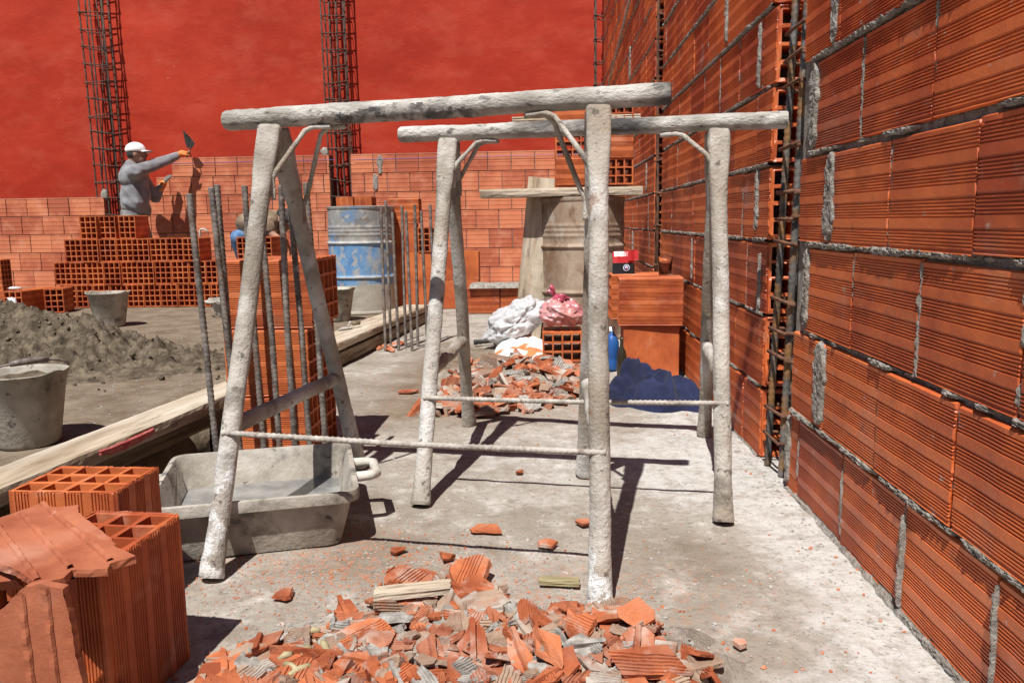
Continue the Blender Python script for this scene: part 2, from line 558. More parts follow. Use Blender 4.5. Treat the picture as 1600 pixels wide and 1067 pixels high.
def build_ground():
    xs = spread(-30, 30, -3.2, .75, .022)
    ys = spread(-25, 40, .7, 5.6, .024)
    mb = MB()
    mb.grid(lambda i, j: V((xs[i], ys[j], gh(xs[i], ys[j]))), len(xs) - 1, len(ys) - 1)
    me = mb.mesh('ground', ground_mat(), smooth=True)
    damp_pitshade, crumbs, powder = [], [], []
    for p in me.vertices:
        x, y = p.co.x, p.co.y
        d = smooth01(-.55, -1.6, x + .25 * noise.noise(V((x * 1.3, y * 1.3, 3)))) * .8
        d = max(d, .65 * smooth01(.55, .1, abs(x + .45) / 1.1) * smooth01(2.6, 3.2, y) * (1 - smooth01(4.6, 5.4, y)))
        d = max(d, .5 * math.exp(-((x + .45) / .33) ** 2 - ((y - 1.72) / .22) ** 2))
        d = max(d, .33 * math.exp(-((x - .33) / .16) ** 2 - ((y - 1.75) / .3) ** 2))
        d -= .45 * smooth01(.30, .62, x)
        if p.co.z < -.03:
            d = 1.6  # pit: value that switches on its painted shade, above any real damp
        damp_pitshade.append(d)
        pw_ = smooth01(.05, .5, x + .22 * noise.noise(V((x * 1.7, y * 1.7, 8))) - .35 * math.exp(-((y - 1.75) / .35) ** 2) * smooth01(.66, .3, x))
        pw_ = max(pw_, .7 * math.exp(-((x - .05) / .45) ** 2 - ((y - 2.5) / .5) ** 2), .8 * math.exp(-((x + .1) / .5) ** 2 - ((y - 5.3) / .9) ** 2))
        powder.append(pw_ * (1 - smooth01(6.5, 8, y)))
        c = .75 * math.exp(-((x + .46) / .26) ** 2 - ((y - 1.68) / .16) ** 2)
        c = max(c, .5 * math.exp(-((x + .05) / .45) ** 2 - ((y - 1.5) / .22) ** 2))
        c = max(c, .7 * math.exp(-((x + .1) / .45) ** 2 - ((y - 3.6) / .6) ** 2))
        crumbs.append(c)
    for nm, dat in (('damp_pitshade', damp_pitshade), ('crumbs', crumbs), ('powder', powder)):
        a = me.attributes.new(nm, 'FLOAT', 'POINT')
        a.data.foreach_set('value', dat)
    o = bpy.data.objects.new('ground', me)
    COL.objects.link(o)
    o['kind'] = 'structure'


build_ground()


# ------------------------------------------------------------------ bricks and walls
def ridge_profile(h, groups=4, per=6, pitch=.0062, amp=.0026, edge=.007):
    """(height, outward) pairs of the grooved face of a brick h high"""
    gw = per * pitch
    gap = (h - 2 * edge - groups * gw) / max(1, groups - 1)
    P = [(0, -.002), (.003, amp)]
    z = edge
    for g in range(groups):
        for k in range(per):
            P += [(z + .10 * pitch, 0), (z + .42 * pitch, 0), (z + .55 * pitch, amp), (z + .97 * pitch, amp)]
            z += pitch
        if g < groups - 1:
            P += [(z + .0004, amp * 1.15), (z + gap - .0004, amp * 1.15)]
            z += gap
    P += [(h - .003, amp), (h, -.002)]
    return P


def ridge_strip(mb, O, U, N, W, length, prof, tone=0, nseg=3, back=.02, jit=.0007, rng=R):
    """a grooved clay face: O its low corner, U along the grooves, W across them, N outward"""
    k = len(prof)
    vs = []
    sag = [rng.uniform(-jit, jit) * 1.5 for _ in range(nseg + 1)]
    for s in range(nseg + 1):
        e = rng.uniform(-.0015, .0015) if s in (0, nseg) else 0
        for (z, d) in prof:
            vs.append(O + U * (length * s / nseg + e + (rng.uniform(-.0022, .0022) if s in (0, nseg) else 0)) + W * (z + rng.uniform(-jit, jit) * .5) + N * (d + sag[s] + rng.uniform(-jit, jit) * .3))
        vs.append(O + U * (length * s / nseg + e) + W * prof[-1][0] - N * back)
        vs.append(O + U * (length * s / nseg + e) + W * prof[0][0] - N * back)
    n = k + 2
    fs = []
    for s in range(nseg):
        for i in range(k + 1):
            fs.append((s * n + i, s * n + i + 1, (s + 1) * n + i + 1, (s + 1) * n + i))
    fs.append(tuple(range(n)))
    fs.append(tuple(nseg * n + i for i in range(n - 1, -1, -1)))
    mb.add(vs, fs, tone)


def hollow_brick(L=.26, T=.157, H=.21, ny=3, nz=4, wt=.0085, per=6, amp=.0026, seed=1, nseg=3, plain=False, tone=0, rough=0.0):
    """clay block with through cells; grooves run along its length (x)"""
    r = random.Random(seed)
    mb = MB()

    def lat(n, D):
        cw = (D - (n + 1) * wt) / n
        xs = []
        x = -D / 2
        for i in range(n):
            xs += [x, x + wt]
            x += wt + cw
        return xs + [D / 2 - wt, D / 2]
    ys, zs = lat(ny, T), lat(nz, H)
    jt = {}

    def pt(x, i, j, s):
        q = jt.setdefault((s, i, j), (r.uniform(-1, 1), r.uniform(-1, 1), r.uniform(-1, 1)))
        e = .0012 if 0 < i < len(ys) - 1 and 0 < j < len(zs) - 1 else 0
        return V((x + q[2] * rough, ys[i] + q[0] * e, zs[j] + q[1] * e))
    for s in (-1, 1):
        x = s * L / 2
        for i in range(len(ys) - 1):
            for j in range(len(zs) - 1):
                if i % 2 == 1 and j % 2 == 1:
                    continue
                q = [pt(x, i, j, s), pt(x, i + 1, j, s), pt(x, i + 1, j + 1, s), pt(x, i, j + 1, s)]
                mb.add(q, [(0, 1, 2, 3) if s > 0 else (3, 2, 1, 0)], tone)
    for i in range(1, len(ys) - 1, 2):
        for j in range(1, len(zs) - 1, 2):
            ring = [(i, j), (i + 1, j), (i + 1, j + 1), (i, j + 1)]
            for a in range(4):
                p, q = ring[a], ring[(a + 1) % 4]
                mb.add([pt(-L / 2, *p, -1), pt(L / 2, *p, 1), pt(L / 2, *q, 1), pt(-L / 2, *q, -1)], [(0, 1, 2, 3)], tone)
    U = V((1, 0, 0))
    pz = ridge_profile(H, nz, per, .0062 if per > 4 else .0075, amp, .008)
    py = ridge_profile(T, ny, per, .0056, amp, .006)
    o = V((-L / 2, 0, 0))
    if plain:
        pz = ridge_profile(H, 1, 32, .0058, .0010, .01)
    for sgn in (-1, 1):
        ridge_strip(mb, o + V((0, sgn * (T / 2 - .0005), -H / 2)), U, V((0, sgn, 0)), V((0, 0, 1)), L, pz, tone, nseg, .002, rng=r)
        ridge_strip(mb, o + V((0, -T / 2, sgn * (H / 2 - .0005))), U, V((0, 0, sgn)), V((0, 1, 0)), L, py, tone, nseg, .002, rng=r)
    return mb


def basis(lx, hz):
    """rotation whose x is the brick's length and whose z is the brick's height"""
    lx = V(lx).normalized()
    hz = V(hz).normalized()
    return Matrix((lx, hz.cross(lx), hz)).transposed()


BRICKS = {}


def brick_data(kind):
    if kind not in BRICKS:
        a = dict(std=dict(seed=3), coarse=dict(seed=4, per=5, nseg=1), plain=dict(seed=5, plain=True, nseg=1, L=.245), fine=dict(seed=6, nseg=5, rough=.0012), long=dict(seed=8, L=.29, H=.22, nseg=4),
                 wide=dict(seed=9, L=.255, H=.255, plain=True, nseg=2))[kind]
        BRICKS[kind] = hollow_brick(**a).mesh('hollow_brick', CLAY)
    return BRICKS[kind]


def brick(c, lx, hz, label, group=None, kind='std', jit=.012, name='hollow_brick'):
    o = bpy.data.objects.new(name, brick_data(kind))
    COL.objects.link(o)
    J = Euler((R.gauss(0, jit * .25), R.gauss(0, jit * .25), R.gauss(0, jit))).to_matrix()
    M = (J @ basis(lx, hz)).to_4x4()
    M.translation = V(c)
    o.matrix_world = M
    return tag(o, label, 'brick', group)


def mortar_band(mb, O, U, N, W, length, hw, step, amp, seed, base=-.003, rows=7, off=.12):
    """a rough bead of mortar squeezed out of a joint"""
    k = max(2, int(length / step))

    def P(i, j):
        x = length * i / k
        v = (j / rows * 2 - 1)
        p = O + U * x
        q = noise.noise(V((x * 6, seed * 3.1, 0))) + .6 * noise.noise(V((x * 19, seed * 1.3, 4)))
        ww = hw * (.75 + .7 * max(-.6, q + off - .2) + .25 * noise.noise(V((x * 70, seed, 9))))
        g = noise.noise(V((x * 75, v * 2.2, seed))) * .8 + noise.noise(V((x * 190, v * 5, seed + 5))) * .6
        k_ = max(0, min(1, (q + off + .25) * 3))
        d = base + amp * (.25 + .45 * max(0, q + off)) * (1 - v * v * .5) * k_ + amp * .5 * g * (.4 + .6 * k_) - .014 * (1 - k_)
        if abs(v) > .99:
            d = -.02
        return p + W * (v * max(ww, .003) - .25 * hw * q + .003 * g) + N * d
    mb.grid(P, k, rows)


def mortar_patch(mb, c, U, N, W, wd, ht, seed, th=.010, step=.007):
    nu, nv = int(wd / step), int(ht / step)

    def P(i, j):
        a, b = i / nu * 2 - 1, j / nv * 2 - 1
        x, y = a * wd / 2, b * ht / 2
        n1 = noise.noise(V((y * 9, seed, 2))) + .5 * noise.noise(V((y * 30, seed, 5)))
        n2 = noise.noise(V((y * 11, seed + 9, 2))) + .5 * noise.noise(V((y * 34, seed, 8)))
        e = min(1 - a * (1.35 + .8 * n1), 1 + a * (1.35 + .8 * n2)) * 1.0 - abs(b) ** 8
        d = -.012 + (th + .012) * max(0, min(1, e * 3.2)) + .0025 * fb(V((x * 40, y * 40, seed)), 1) + .002 * noise.noise(V((x * 130, y * 130, seed)))
        if i in (0, nu) or j in (0, nv):
            d = -.012
        return c + U * x + W * y + N * max(d, -.012)
    mb.grid(P, nu, nv)


CH = .2272                                      # height of one course
WX = .675                                       # the face of the long side wall


def side_wall(name, label, y0, y1, courses, phases, pitch, step, patches, near, teeth=None):
    """a length of the side wall from y0 (nearest) to y1; its face looks towards -x"""
    t = thing(name, label, 'brick wall', (WX, y0, 0))
    cl, mo = MB(), MB()
    U, N, W = V((0, 1, 0)), V((-1, 0, 0)), V((0, 0, 1))
    rng = random.Random(int(y0 * 100))
    T = .16
    prof = ridge_profile(.213, 4, 6, .0059, .0040, .008)
    for c in range(courses):
        z = c * CH + .004
        tooth0, tooth1 = rng.uniform(-.012, .018), rng.uniform(-.012, .012)
        if teeth:
            tooth1 = teeth[c] if c < len(teeth) else rng.uniform(-.12, -.03)
        a0, a1 = y0 + tooth0, y1 + tooth1
        ph = phases[c] if c < len(phases) else rng.uniform(0, pitch)
        js = []
        y = ph
        while y > a0:
            y -= pitch
        while y < a1:
            if y > a0 + .03 and y < a1 - .03:
                js.append(y)
            y += pitch * rng.uniform(.985, 1.015)
        es = [a0] + js + [a1]
        xo = rng.uniform(-.003, .003)
        for i in range(len(es) - 1):
            b0, b1 = es[i] + (.0045 if i else 0), es[i + 1] - (.0045 if i < len(es) - 2 else 0)
            tone = rng.gauss(0, .35)
            dx = xo + rng.uniform(-.002, .002)
            tl = rng.uniform(-.003, .003)
            n_ = 7 if near else 2
            endb = (i == len(es) - 2) if name != 'near' else False
            O = V((WX - dx, b0, z + tl))
            ridge_strip(cl, O, U, N, W, b1 - b0, prof, tone, n_, .03 if i else .006, .0006)
        # the open cells of the end that looks at the street end (nearest) of the wall
        e = hollow_brick(.12, T - .006, .212, 2, 4, .011, seed=c + 1, nseg=1, rough=.003)
        e.xf(Matrix.Translation(V((WX + T / 2 + .001, a0 + .0635, z + .107))) @ basis((0, 1, 0), (0, 0, 1)).to_4x4())
        cl.join(e)
        mortar_band(mo, V((WX, a0 + .01, z - .004)), U, N, W, a1 - a0 - .02,   .0078, min(step, .0045) if near else step * .7, .010, c * 3.3 + y0, .0032, 8, rng.uniform(-.05, .5))
        for i, yj in enumerate(js):
            if True:
                mortar_band(mo, V((WX, yj, z)), W, N, U, .207, .0072, min(step, .006), .007, c * 7.7 + i + y0, -.0005, 5, rng.uniform(-.15, .25))
    # the mortar body behind the faces
    mo.box((WX + .075, (y0 + .13 + y1) / 2, courses * CH / 2), (.13, y1 - y0 - .14, courses * CH - .01))
    for (py_, pz, wd, ht, sd) in patches:
        mortar_patch(mo, V((WX - .003, py_, pz)), U, N, W, wd * 1.6, ht, sd, .0075, .004 if near else .008)
    obj('brick_courses', cl, CLAYW, t)
    obj('mortar', mo, MORTAR, t)
    return t


NP = [(1.944, 3.5 * CH, .062, .215, 2), (2.085, 4.5 * CH, .055, .215, 3), (1.96, 1.52 * CH, .075, .215, 1), (2.085, 2.5 * CH, .035, .21, 5), (1.958, 5.5 * CH, .05, .22, 4), (2.185, .5 * CH, .03, .2, 6),
      (1.468, .45 * CH, .012, .19, 8), (1.151, .5 * CH, .011, .19, 9), (1.62, 6.4 * CH, .05, .2, 10)]
side_wall('brick_wall', 'nearest stretch of the grooved orange block wall at the right edge, smeared with mortar', .2, 2.205, 13,
          [1.151, 1.305, 1.156, 1.298, 1.463, 1.613], .315, .006, NP, True, [0, -.03, -.10, -.035, -.09, -.035])
side_wall('brick_wall', 'middle stretch of the grooved orange block wall on the right between the two open column slots', 2.463, 4.72, 16,
          [], .309, .010, [(2.62, 5.5 * CH, .025, .21, 11), (2.60, 3.55 * CH, .03, .2, 12), (3.1, 6.5 * CH, .03, .2, 13), (2.54, 2.4 * CH, .02, .2, 14), (3.7, 2.5 * CH, .03, .2, 15)], False)
side_wall('brick_wall', 'farthest stretch of the grooved orange block wall on the right beside the red wall', 5.03, 9.4, 17,
          [], .309, .022, [(5.4, 4.5 * CH, .04, .2, 21), (6.5, 1.95, .10, .26, 22), (6.2, 2.5 * CH, .04, .2, 23)], False)

# the painted wall at the back
FY0 = 9.62                                     # the low block wall in front of it: depth at x = WX and its slant
FSL = -.042


def fwall_pt(x, z, off=0.0):
    return V((x, FY0 + FSL * (x - WX) + off, z))


FU = V((1, FSL, 0)).normalized()
FN = V((FU.y, -FU.x, 0)).normalized()          # towards the camera
rw = MB()


def redP(i, j):
    x = -9 + 11.5 * i / 150
    z = -.1 + 6.1 * j / 80
    return fwall_pt(x, z, .30 - .012 * fb(V((x * .9, z * 1.6, 2)), 1, 0, 4) - .004 * noise.noise(V((x * 6, z * 6, 0))))


rw.grid(redP, 150, 80)
rw.add([fwall_pt(-9, -.1, .55), fwall_pt(2.5, -.1, .55), fwall_pt(2.5, 6, .55), fwall_pt(-9, 6, .55), fwall_pt(-9, 6, .28), fwall_pt(2.5, 6, .28)], [(0, 1, 2, 3), (3, 2, 5, 4)])
tag(obj('plastered_wall', rw, RED, base=(0, 10, 0), smooth=True), 'tall red painted plaster wall filling the back of the site', 'wall')


def far_wall(label, x0, x1, tops, seed):
    """courses of pale blocks; tops lists (x, number of courses) steps from left to right"""
    t = thing('brick_wall', label, 'brick wall', fwall_pt((x0 + x1) / 2, 0))
    cl, mo = MB(), MB()
    rng = random.Random(seed)
    W = V((0, 0, 1))
    prof = []
    h = .219
    prof = [(0, -.002), (.003, 0)]
    for k in range(4):                         # four shallow bands parted by pale raised lips
        a, b = .006 + k * .0525, .006 + (k + 1) * .0525
        prof += [(a, 0), (b - .009, -.0012), (b - .008, .0014), (b - .002, .0014), (b - .001, 0)]
    prof += [(h - .002, 0), (h, -.002)]
    mx = max(n for _, n in tops)
    for c in range(mx):
        xl = min([x for x, n in tops if n > c])
        z = -.02 + c * CH
        x = x0 - rng.uniform(0, .28) if xl == x0 else xl
        x = max(x, xl)
        first = True
        while x < x1 - .02:
            ln = .277 * (rng.uniform(.35, .7) if first and c % 2 else 1)
            first = False
            xe = min(x + ln, x1)
            dn = rng.uniform(-.003, .003)
            ridge_strip(cl, fwall_pt(x + .005, z + .003) + FN * dn, FU, FN, W, xe - x - .010, prof, rng.gauss(0, .42), 1, .06, .0005, rng)
            x = xe
        mo.box(fwall_pt((xl + x1) / 2, z + CH / 2, .088), (x1 - xl - .012, .15, CH - .001), Matrix.Rotation(math.atan(FSL), 3, 'Z'))
    obj('brick_courses', cl, CLAYF, t)
    obj('mortar', mo, MORTARF, t)
    return t, mo


FX = lambda px: PY(px, 330, FY0 + .2).x
xa, xb, xc, xd = FX(160), FX(186), FX(520), FX(553)
far_wall('low pale block wall left of the working mason, five courses high', -7.6, xa, [(-7.6, 5)], 1)
far_wall('pale block wall the mason is laying, between the left and the middle bar cage', xb, xc, [(xb, 5), (FX(246), 6), (FX(272), 7)], 2)
tw, _ = far_wall('pale block wall behind the drums, right of the middle bar cage', xd, WX - .02, [(xd, 7)], 3)
ms = MB()
for (px, py, wd, ht, sd) in ((592, 257, .10, .24, 1), (585, 285, .08, .22, 2)):
    p = PY(px, py, FY0 + .05)
    mortar_patch(ms, fwall_pt(p.x, p.z) + FN * .002, FU, FN, V((0, 0, 1)), wd, ht, sd, .014, .02)
obj('mortar_smear', ms, MORTAR, tw)
# the string the courses are laid to
for (pa, pb, lb) in (((186, 256), (520, 249), 'thin blue mason string along the top course left of the middle cage'), ((553, 250), (934, 240), 'thin blue mason string along the top course right of the middle cage')):
    a, b = PY(*pa, FY0 + .1), PY(*pb, FY0 + .02)
    s_ = MB().tube([fwall_pt(a.x, a.z) + FN * .02, fwall_pt(b.x, b.z) + FN * .02], .0022, 4)
    tag(obj('string_line', s_, STRING, base=fwall_pt(a.x, a.z)), lb, 'string')


# ------------------------------------------------------------------ reinforcement
def ribbed(mb, pts, r, n=10, pitch=.011, rib=.16, step=None, cap=True):
    """a deformed bar: slanted ribs with a lengthwise seam"""
    pts = [V(p) for p in pts]
    step = step or pitch / 4
    out = []
    for a, b in zip(pts[:-1], pts[1:]):
        k = max(1, int((b - a).length / step))
        out += [a.lerp(b, i / k) for i in range(k)]
    out.append(pts[-1])

    def fn(i, a, p, q):
        ph = i * step / pitch * 2 * PI + (a if a < PI else a - PI) * 2.0 + (0 if a < PI else 2.2)
        return 1 + rib * max(0, math.cos(ph)) ** 1.5
    return mb.tube(out, r, n, cap, fn=fn)


def cage(label, c, wx, wy, h, bars, ties, br, tr, lean=V((0, 0, 0)), rib=False, mats=(CAGE, CAGE), z0=0.0, extra=(), rot=0.0, name='rebar_cage'):
    t = thing(name, label, 'rebar cage', (c[0], c[1], z0))
    Rz = Matrix.Rotation(rot, 3, 'Z')
    for (bx, by) in bars:
        a = V((c[0], c[1], z0)) + Rz @ V((bx * wx / 2, by * wy / 2, 0))
        b = a + lean * (h - z0) + V((R.uniform(-.012, .012), R.uniform(-.01, .01), h - z0 + R.uniform(-.1, .1)))
        q = MB()
        mid = a.lerp(b, .5) + V((R.uniform(-.012, .012), R.uniform(-.012, .012), 0))
        if rib:
            ribbed(q, [a, mid, b], br, 12, .020, .26)
        else:
            q.tube([a, a.lerp(b, .25), mid, b], br, 6)
        obj('rebar', q, mats[0], t, smooth=True)
    for z in ties:
        q = MB()
        ctr = V((c[0], c[1], z)) + lean * (z - z0)
        cs = []
        g = 1.0 + 2 * br / wx
        tl = R.uniform(-.02, .02)
        for (sx, sy) in ((-1, -1), (1, -1), (1, 1), (-1, 1), (-1, -1), (-.4, -.75)):
            cs.append(ctr + Rz @ V((sx * (wx / 2 + br * 1.4), sy * (wy / 2 + br * 1.4), tl * sx + R.uniform(-.006, .006))))
        q.tube(cs, tr, 6)
        obj('tie', q, mats[1], t, smooth=True)
    for (a, b, r_) in extra:
        q = MB().tube([a, b], r_, 6)
        obj('loose_bar', q, mats[0], t, smooth=True)
    return t


p = PY(176, 320, FY0 + .35)
cx_, cy_ = p.x, FY0 + FSL * (p.x - WX) + .10
cage('tall rusty bar cage behind the mason in the left wall slot', (cx_, cy_), .28, .15, 4.6, [(-1, -1), (.0, -1), (1, -1), (-1, 1), (.25, 1), (1, 1)], [.2 * k + .1 for k in range(22)], .0098, .0062,
     extra=[(V((cx_ - .1, cy_, 1.4)), V((cx_ + .13, cy_ - .05, 3.5)), .006), (V((cx_ + .06, cy_ + .05, 1.2)), V((cx_ + .0, cy_ - .02, 4.2)), .007)], lean=V((-.008, 0, 0)))
p = PY(536, 280, FY0 + .25)
cx_, cy_ = p.x, FY0 + FSL * (p.x - WX) + .10
cage('tall rusty bar cage in the wall slot above the blue drum', (cx_, cy_), .25, .15, 4.6, [(-1, -1), (-.3, -1), (.35, -1), (1, -1), (-1, 1), (.1, 1), (1, 1)], [.19 * k + .12 for k in range(23)], .0098, .0062,
     lean=V((-.006, 0, 0)))
p = PY(936, 100, 9.36)
cage('dark bar cage in the back corner between the red wall and the block wall', (p.x + .03, 9.42), .14, .14, 4.4, [(-1, -1), (1, -1), (-1, 1), (1, 1)], [.24 * k + .1 for k in range(18)], .010, .007, mats=(CAGE, CAGE))
b1, b2 = PY(1199, 712, 2.40), PY(1240, 5, 2.40)
ln = (b2 - b1) / (b2.z - b1.z)
cage('cage of thick twisted ribbed bars in the nearest slot of the right wall', (b1.x + .066, 2.345), .125, .115, 2.55, [(-1, 1), (-.95, -1), (1, 1), (.9, -.6), (-.45, .2), (.25, -.8), (-.1, .9)],
     [.10, .19, .335, .42, .50, .66, .75, .83, .965, 1.10, 1.18, 1.27, 1.45, 1.65, 1.85, 2.05, 2.25], .0090, .0055, lean=V((ln.x, ln.y, 0)) * .95, rib=True, mats=(DKSTEEL, RUST), rot=.05)
cage('narrow bar cage in the farther slot of the right wall', (WX + .045, 4.88), .10, .10, 3.5, [(-1, -1), (1, -1), (-1, 1), (1, 1), (-.2, -1)], [.2 * k + .1 for k in range(17)], .0075, .005, mats=(RUST, RUST))

# starter bars standing in front of the grooved brick stack and by the blue drum
near_bars = [((296, 303), (337, 690), 2.20), ((330, 293), (359, 558), 2.28), ((339, 289), (364, 572), 2.33), ((382, 290), (412, 692), 2.36),
             ((403, 293), (436, 692), 2.33), ((439, 290), (461, 692), 2.28), ((451, 291), (483, 692), 2.33), ((478, 286), (508, 690), 2.30)]
for i, (a, b, y) in enumerate(near_bars):
    A, B = PY(*a, y), PY(*b, y)
    d = (B - A).normalized()
    foot = A + d * ((A.z - 0.0) / -d.z)
    md = A.lerp(foot, .5) + V((R.uniform(-.006, .006), 0, 0))
    q = ribbed(MB(), [foot, md, A], .0084, 12, .014, .20)
    lb = ['leftmost ribbed starter bar, standing apart from the others left of the brick stack', 'thick ribbed starter bar second from the left, at the left edge of the brick stack', 'ribbed starter bar third from the left, leaning close behind its neighbour',
          'ribbed starter bar fourth from the left, passing behind the sawhorse front leg', 'ribbed starter bar fifth from the left, mostly behind the sawhorse front leg', 'ribbed starter bar third from the right, in front of the brick stack',
          'ribbed starter bar second from the right, just left of the sawhorse rear leg', 'rightmost ribbed starter bar of the stack, behind the sawhorse rear leg'][i]
    tag(obj('starter_bar', q, REBAR, base=foot, smooth=True), lb, 'rebar', 'ribbed starter bars before the brick stack')
far_bars = [((595, 325), (602.5, 548)), ((602.5, 314), (611, 539)), ((613, 332), (623, 547)), ((628, 322), (634, 541)), ((634, 330), (644, 548)), ((648, 320), (653, 541)), ((658, 330), (668, 540)), ((672, 320), (681, 536))]
for i, (a, b) in enumerate(far_bars):
    foot = G(*b)
    A = PY(*a, foot.y)
    q = ribbed(MB(), [foot + V((0, 0, -.01)), A], .0085, 8, .014, .18)
    tag(obj('starter_bar', q, REBAR, base=foot, smooth=True), 'thin starter bar right of the blue drum, %s from the left in its row' % ORD[i + 1], 'rebar', 'thin starter bars beside the blue drum')


# ------------------------------------------------------------------ sawhorses
def crusted(p0, p1, r0_, r1_, n=32, seed=0.0, step=.0055, flat=None, lump=1.0, foot=False):
    """pipe under a skin of dried cement; flat(t) gives (width, depth) factors"""
    p0, p1 = V(p0), V(p1)
    L = (p1 - p0).length
    k = int(L / step)
    d = (p1 - p0).normalized()
    side = V((1, 0, 0)) if abs(d.x) < .8 else V((0, 0, 1))
    side = (side - d * side.dot(d)).normalized()
    bx = fb((seed, 0, 0), 1) * .006
    pts, rad = [], []
    for i in range(k + 1):
        t = i / k
        pts.append(p0.lerp(p1, t) + side * .004 * noise.noise(V((t * 3, seed, 0))))
        rr = r0_ + (r1_ - r0_) * t
        if i == 0 or i == k:
            rr *= .90
        rad.append(rr)

    def fn(i, a, p, q):
        t = i / k
        lm_ = lump * (.45 + 1.3 * max(0, min(1, .5 + 1.1 * noise.noise(p * 5.5 + V((seed, 0, 4))))))
        s = 1 + lm_ * (.045 * fb(p + q * .03, 16, seed, 2) + .05 * max(0, noise.noise((p + q * .03) * 34 + V((seed, 0, 0)))) + .03 * noise.noise((p + q * .03) * 95) - .16 * max(0, noise.noise((p + q * .03) * 58 + V((0, seed, 2))) - .38))
        if foot and t < .14:
            s *= 1 + .28 * (1 - t / .14) ** 2 * (1 + .5 * noise.noise((p + q * .03) * 30))
        if flat:
            fx, fy = flat(t)
            c, sn = math.cos(a), math.sin(a)
            pw = 2 + 5 * smooth01(.80, .97, t)
            ex = (abs(c / fx) ** pw + abs(sn / fy) ** pw) ** (-1 / pw)
            s *= ex
        return s
    return MB().tube(pts, rad, n, True, fn=fn, ref=side)


def sawhorse(label, feet, beam, apex, leg_r, beam_r, rodz, seed, braces, strz=.33, tar=None, lime=None):
    FL, FR, RL, RR = feet
    base = (FL + FR + RL + RR) / 4
    base.z = 0
    t = thing('sawhorse', label, 'sawhorse', base, 'cement crusted steel sawhorses')
    bm = crusted(beam[0], beam[1], beam_r, beam_r, 36, seed, .0055, None, 1.0)
    # beam in its own frame so that the streaks run along it
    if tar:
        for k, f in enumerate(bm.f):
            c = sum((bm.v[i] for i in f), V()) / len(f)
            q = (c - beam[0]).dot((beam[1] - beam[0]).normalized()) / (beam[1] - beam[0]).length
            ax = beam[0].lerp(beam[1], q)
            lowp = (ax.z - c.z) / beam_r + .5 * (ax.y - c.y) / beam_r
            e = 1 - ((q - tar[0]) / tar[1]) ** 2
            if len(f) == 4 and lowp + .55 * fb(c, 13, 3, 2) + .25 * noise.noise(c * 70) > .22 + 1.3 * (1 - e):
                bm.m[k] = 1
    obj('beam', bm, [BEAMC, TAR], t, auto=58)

    def flat(s):
        k = smooth01(.78, .97, s)
        return (1 + .34 * k, 1 - .12 * k)
    legs = {}
    for nm, foot_, ap, off in (('a', FL, apex[0], -.018), ('b', FR, apex[1], -.018), ('c', RL, apex[0], .022), ('d', RR, apex[1], .022)):
        top = ap + V((0, off * 1.1, -beam_r * 1.02))
        fo = foot_ + V((0, 0, .003))
        legs[nm] = (fo, top)
        lg_ = crusted(fo, top, leg_r, leg_r, 32, seed + ord(nm), .0055, flat, 1.0, True)
        if lime and nm in lime:
            for k, f in enumerate(lg_.f):
                c = sum((lg_.v[i] for i in f), V()) / len(f)
                if c.z + .22 * fb(c, 14, 5, 3) < lime[nm]:
                    lg_.m[k] = 1
        obj('leg', lg_, [CRUST, WCRUST], t, auto=58)

    def at(nm, z):
        a, b = legs[nm]
        return a.lerp(b, (z - a.z) / (b.z - a.z))
    for f_, r_ in (('a', 'c'), ('b', 'd')):
        obj('stretcher', crusted(at(f_, strz), at(r_, strz), leg_r * .86, leg_r * .86, 26, seed + 5, .0055, None, 1.8), CRUST, t, smooth=True)
    a, b = at('a', rodz[0]) + V((-.012, -leg_r * .95, 0)), at('b', rodz[1]) + V((.012, -leg_r * .95, 0))
    obj('tie_rod', ribbed(MB(), [a, a.lerp(b, .5) + V((0, 0, -.004)), b], .0058, 12, .0125, .26), STEELROD, t, smooth=True)
    for (lg, zl, dx, yoff) in braces:
        p0 = at(lg, zl)
        top = legs[lg][1]
        sgn = 1 if dx > 0 else -1
        zb = (beam[0].lerp(beam[1], .5)).z - beam_r
        frac = lambda x: (x - beam[0].x) / (beam[1].x - beam[0].x)
        yb = lambda x: beam[0].lerp(beam[1], frac(x)).y
        zbm = lambda x: beam[0].lerp(beam[1], frac(x)).z - beam_r - .005
        x1 = p0.x + dx * .62
        x2 = p0.x + dx
        p1_ = p0 + V((sgn * leg_r * 1.0, 0, .0))
        pts = [p1_ + V((0, 0, -.05)), p1_, p1_ + V((sgn * .012, 0, .022))]
        e = V((x1, yb(x1) + yoff, zbm(x1)))
        pts += [pts[-1].lerp(e, .5), pts[-1].lerp(e, .92), e + V((sgn * .015, 0, .001)), V((x2, yb(x2) + yoff * .6, zbm(x2)))]
        out = []
        for u, v_ in zip(pts[:-1], pts[1:]):
            kk = max(1, int((v_ - u).length / .006))
            out += [u.lerp(v_, i / kk) for i in range(kk)]
        out.append(pts[-1])
        obj('brace', MB().tube(out, .0063, 12, True, fn=lambda i, a, p, q: 1 + .22 * fb(p, 40, seed, 2)), CRUST, t, smooth=True)
    return t


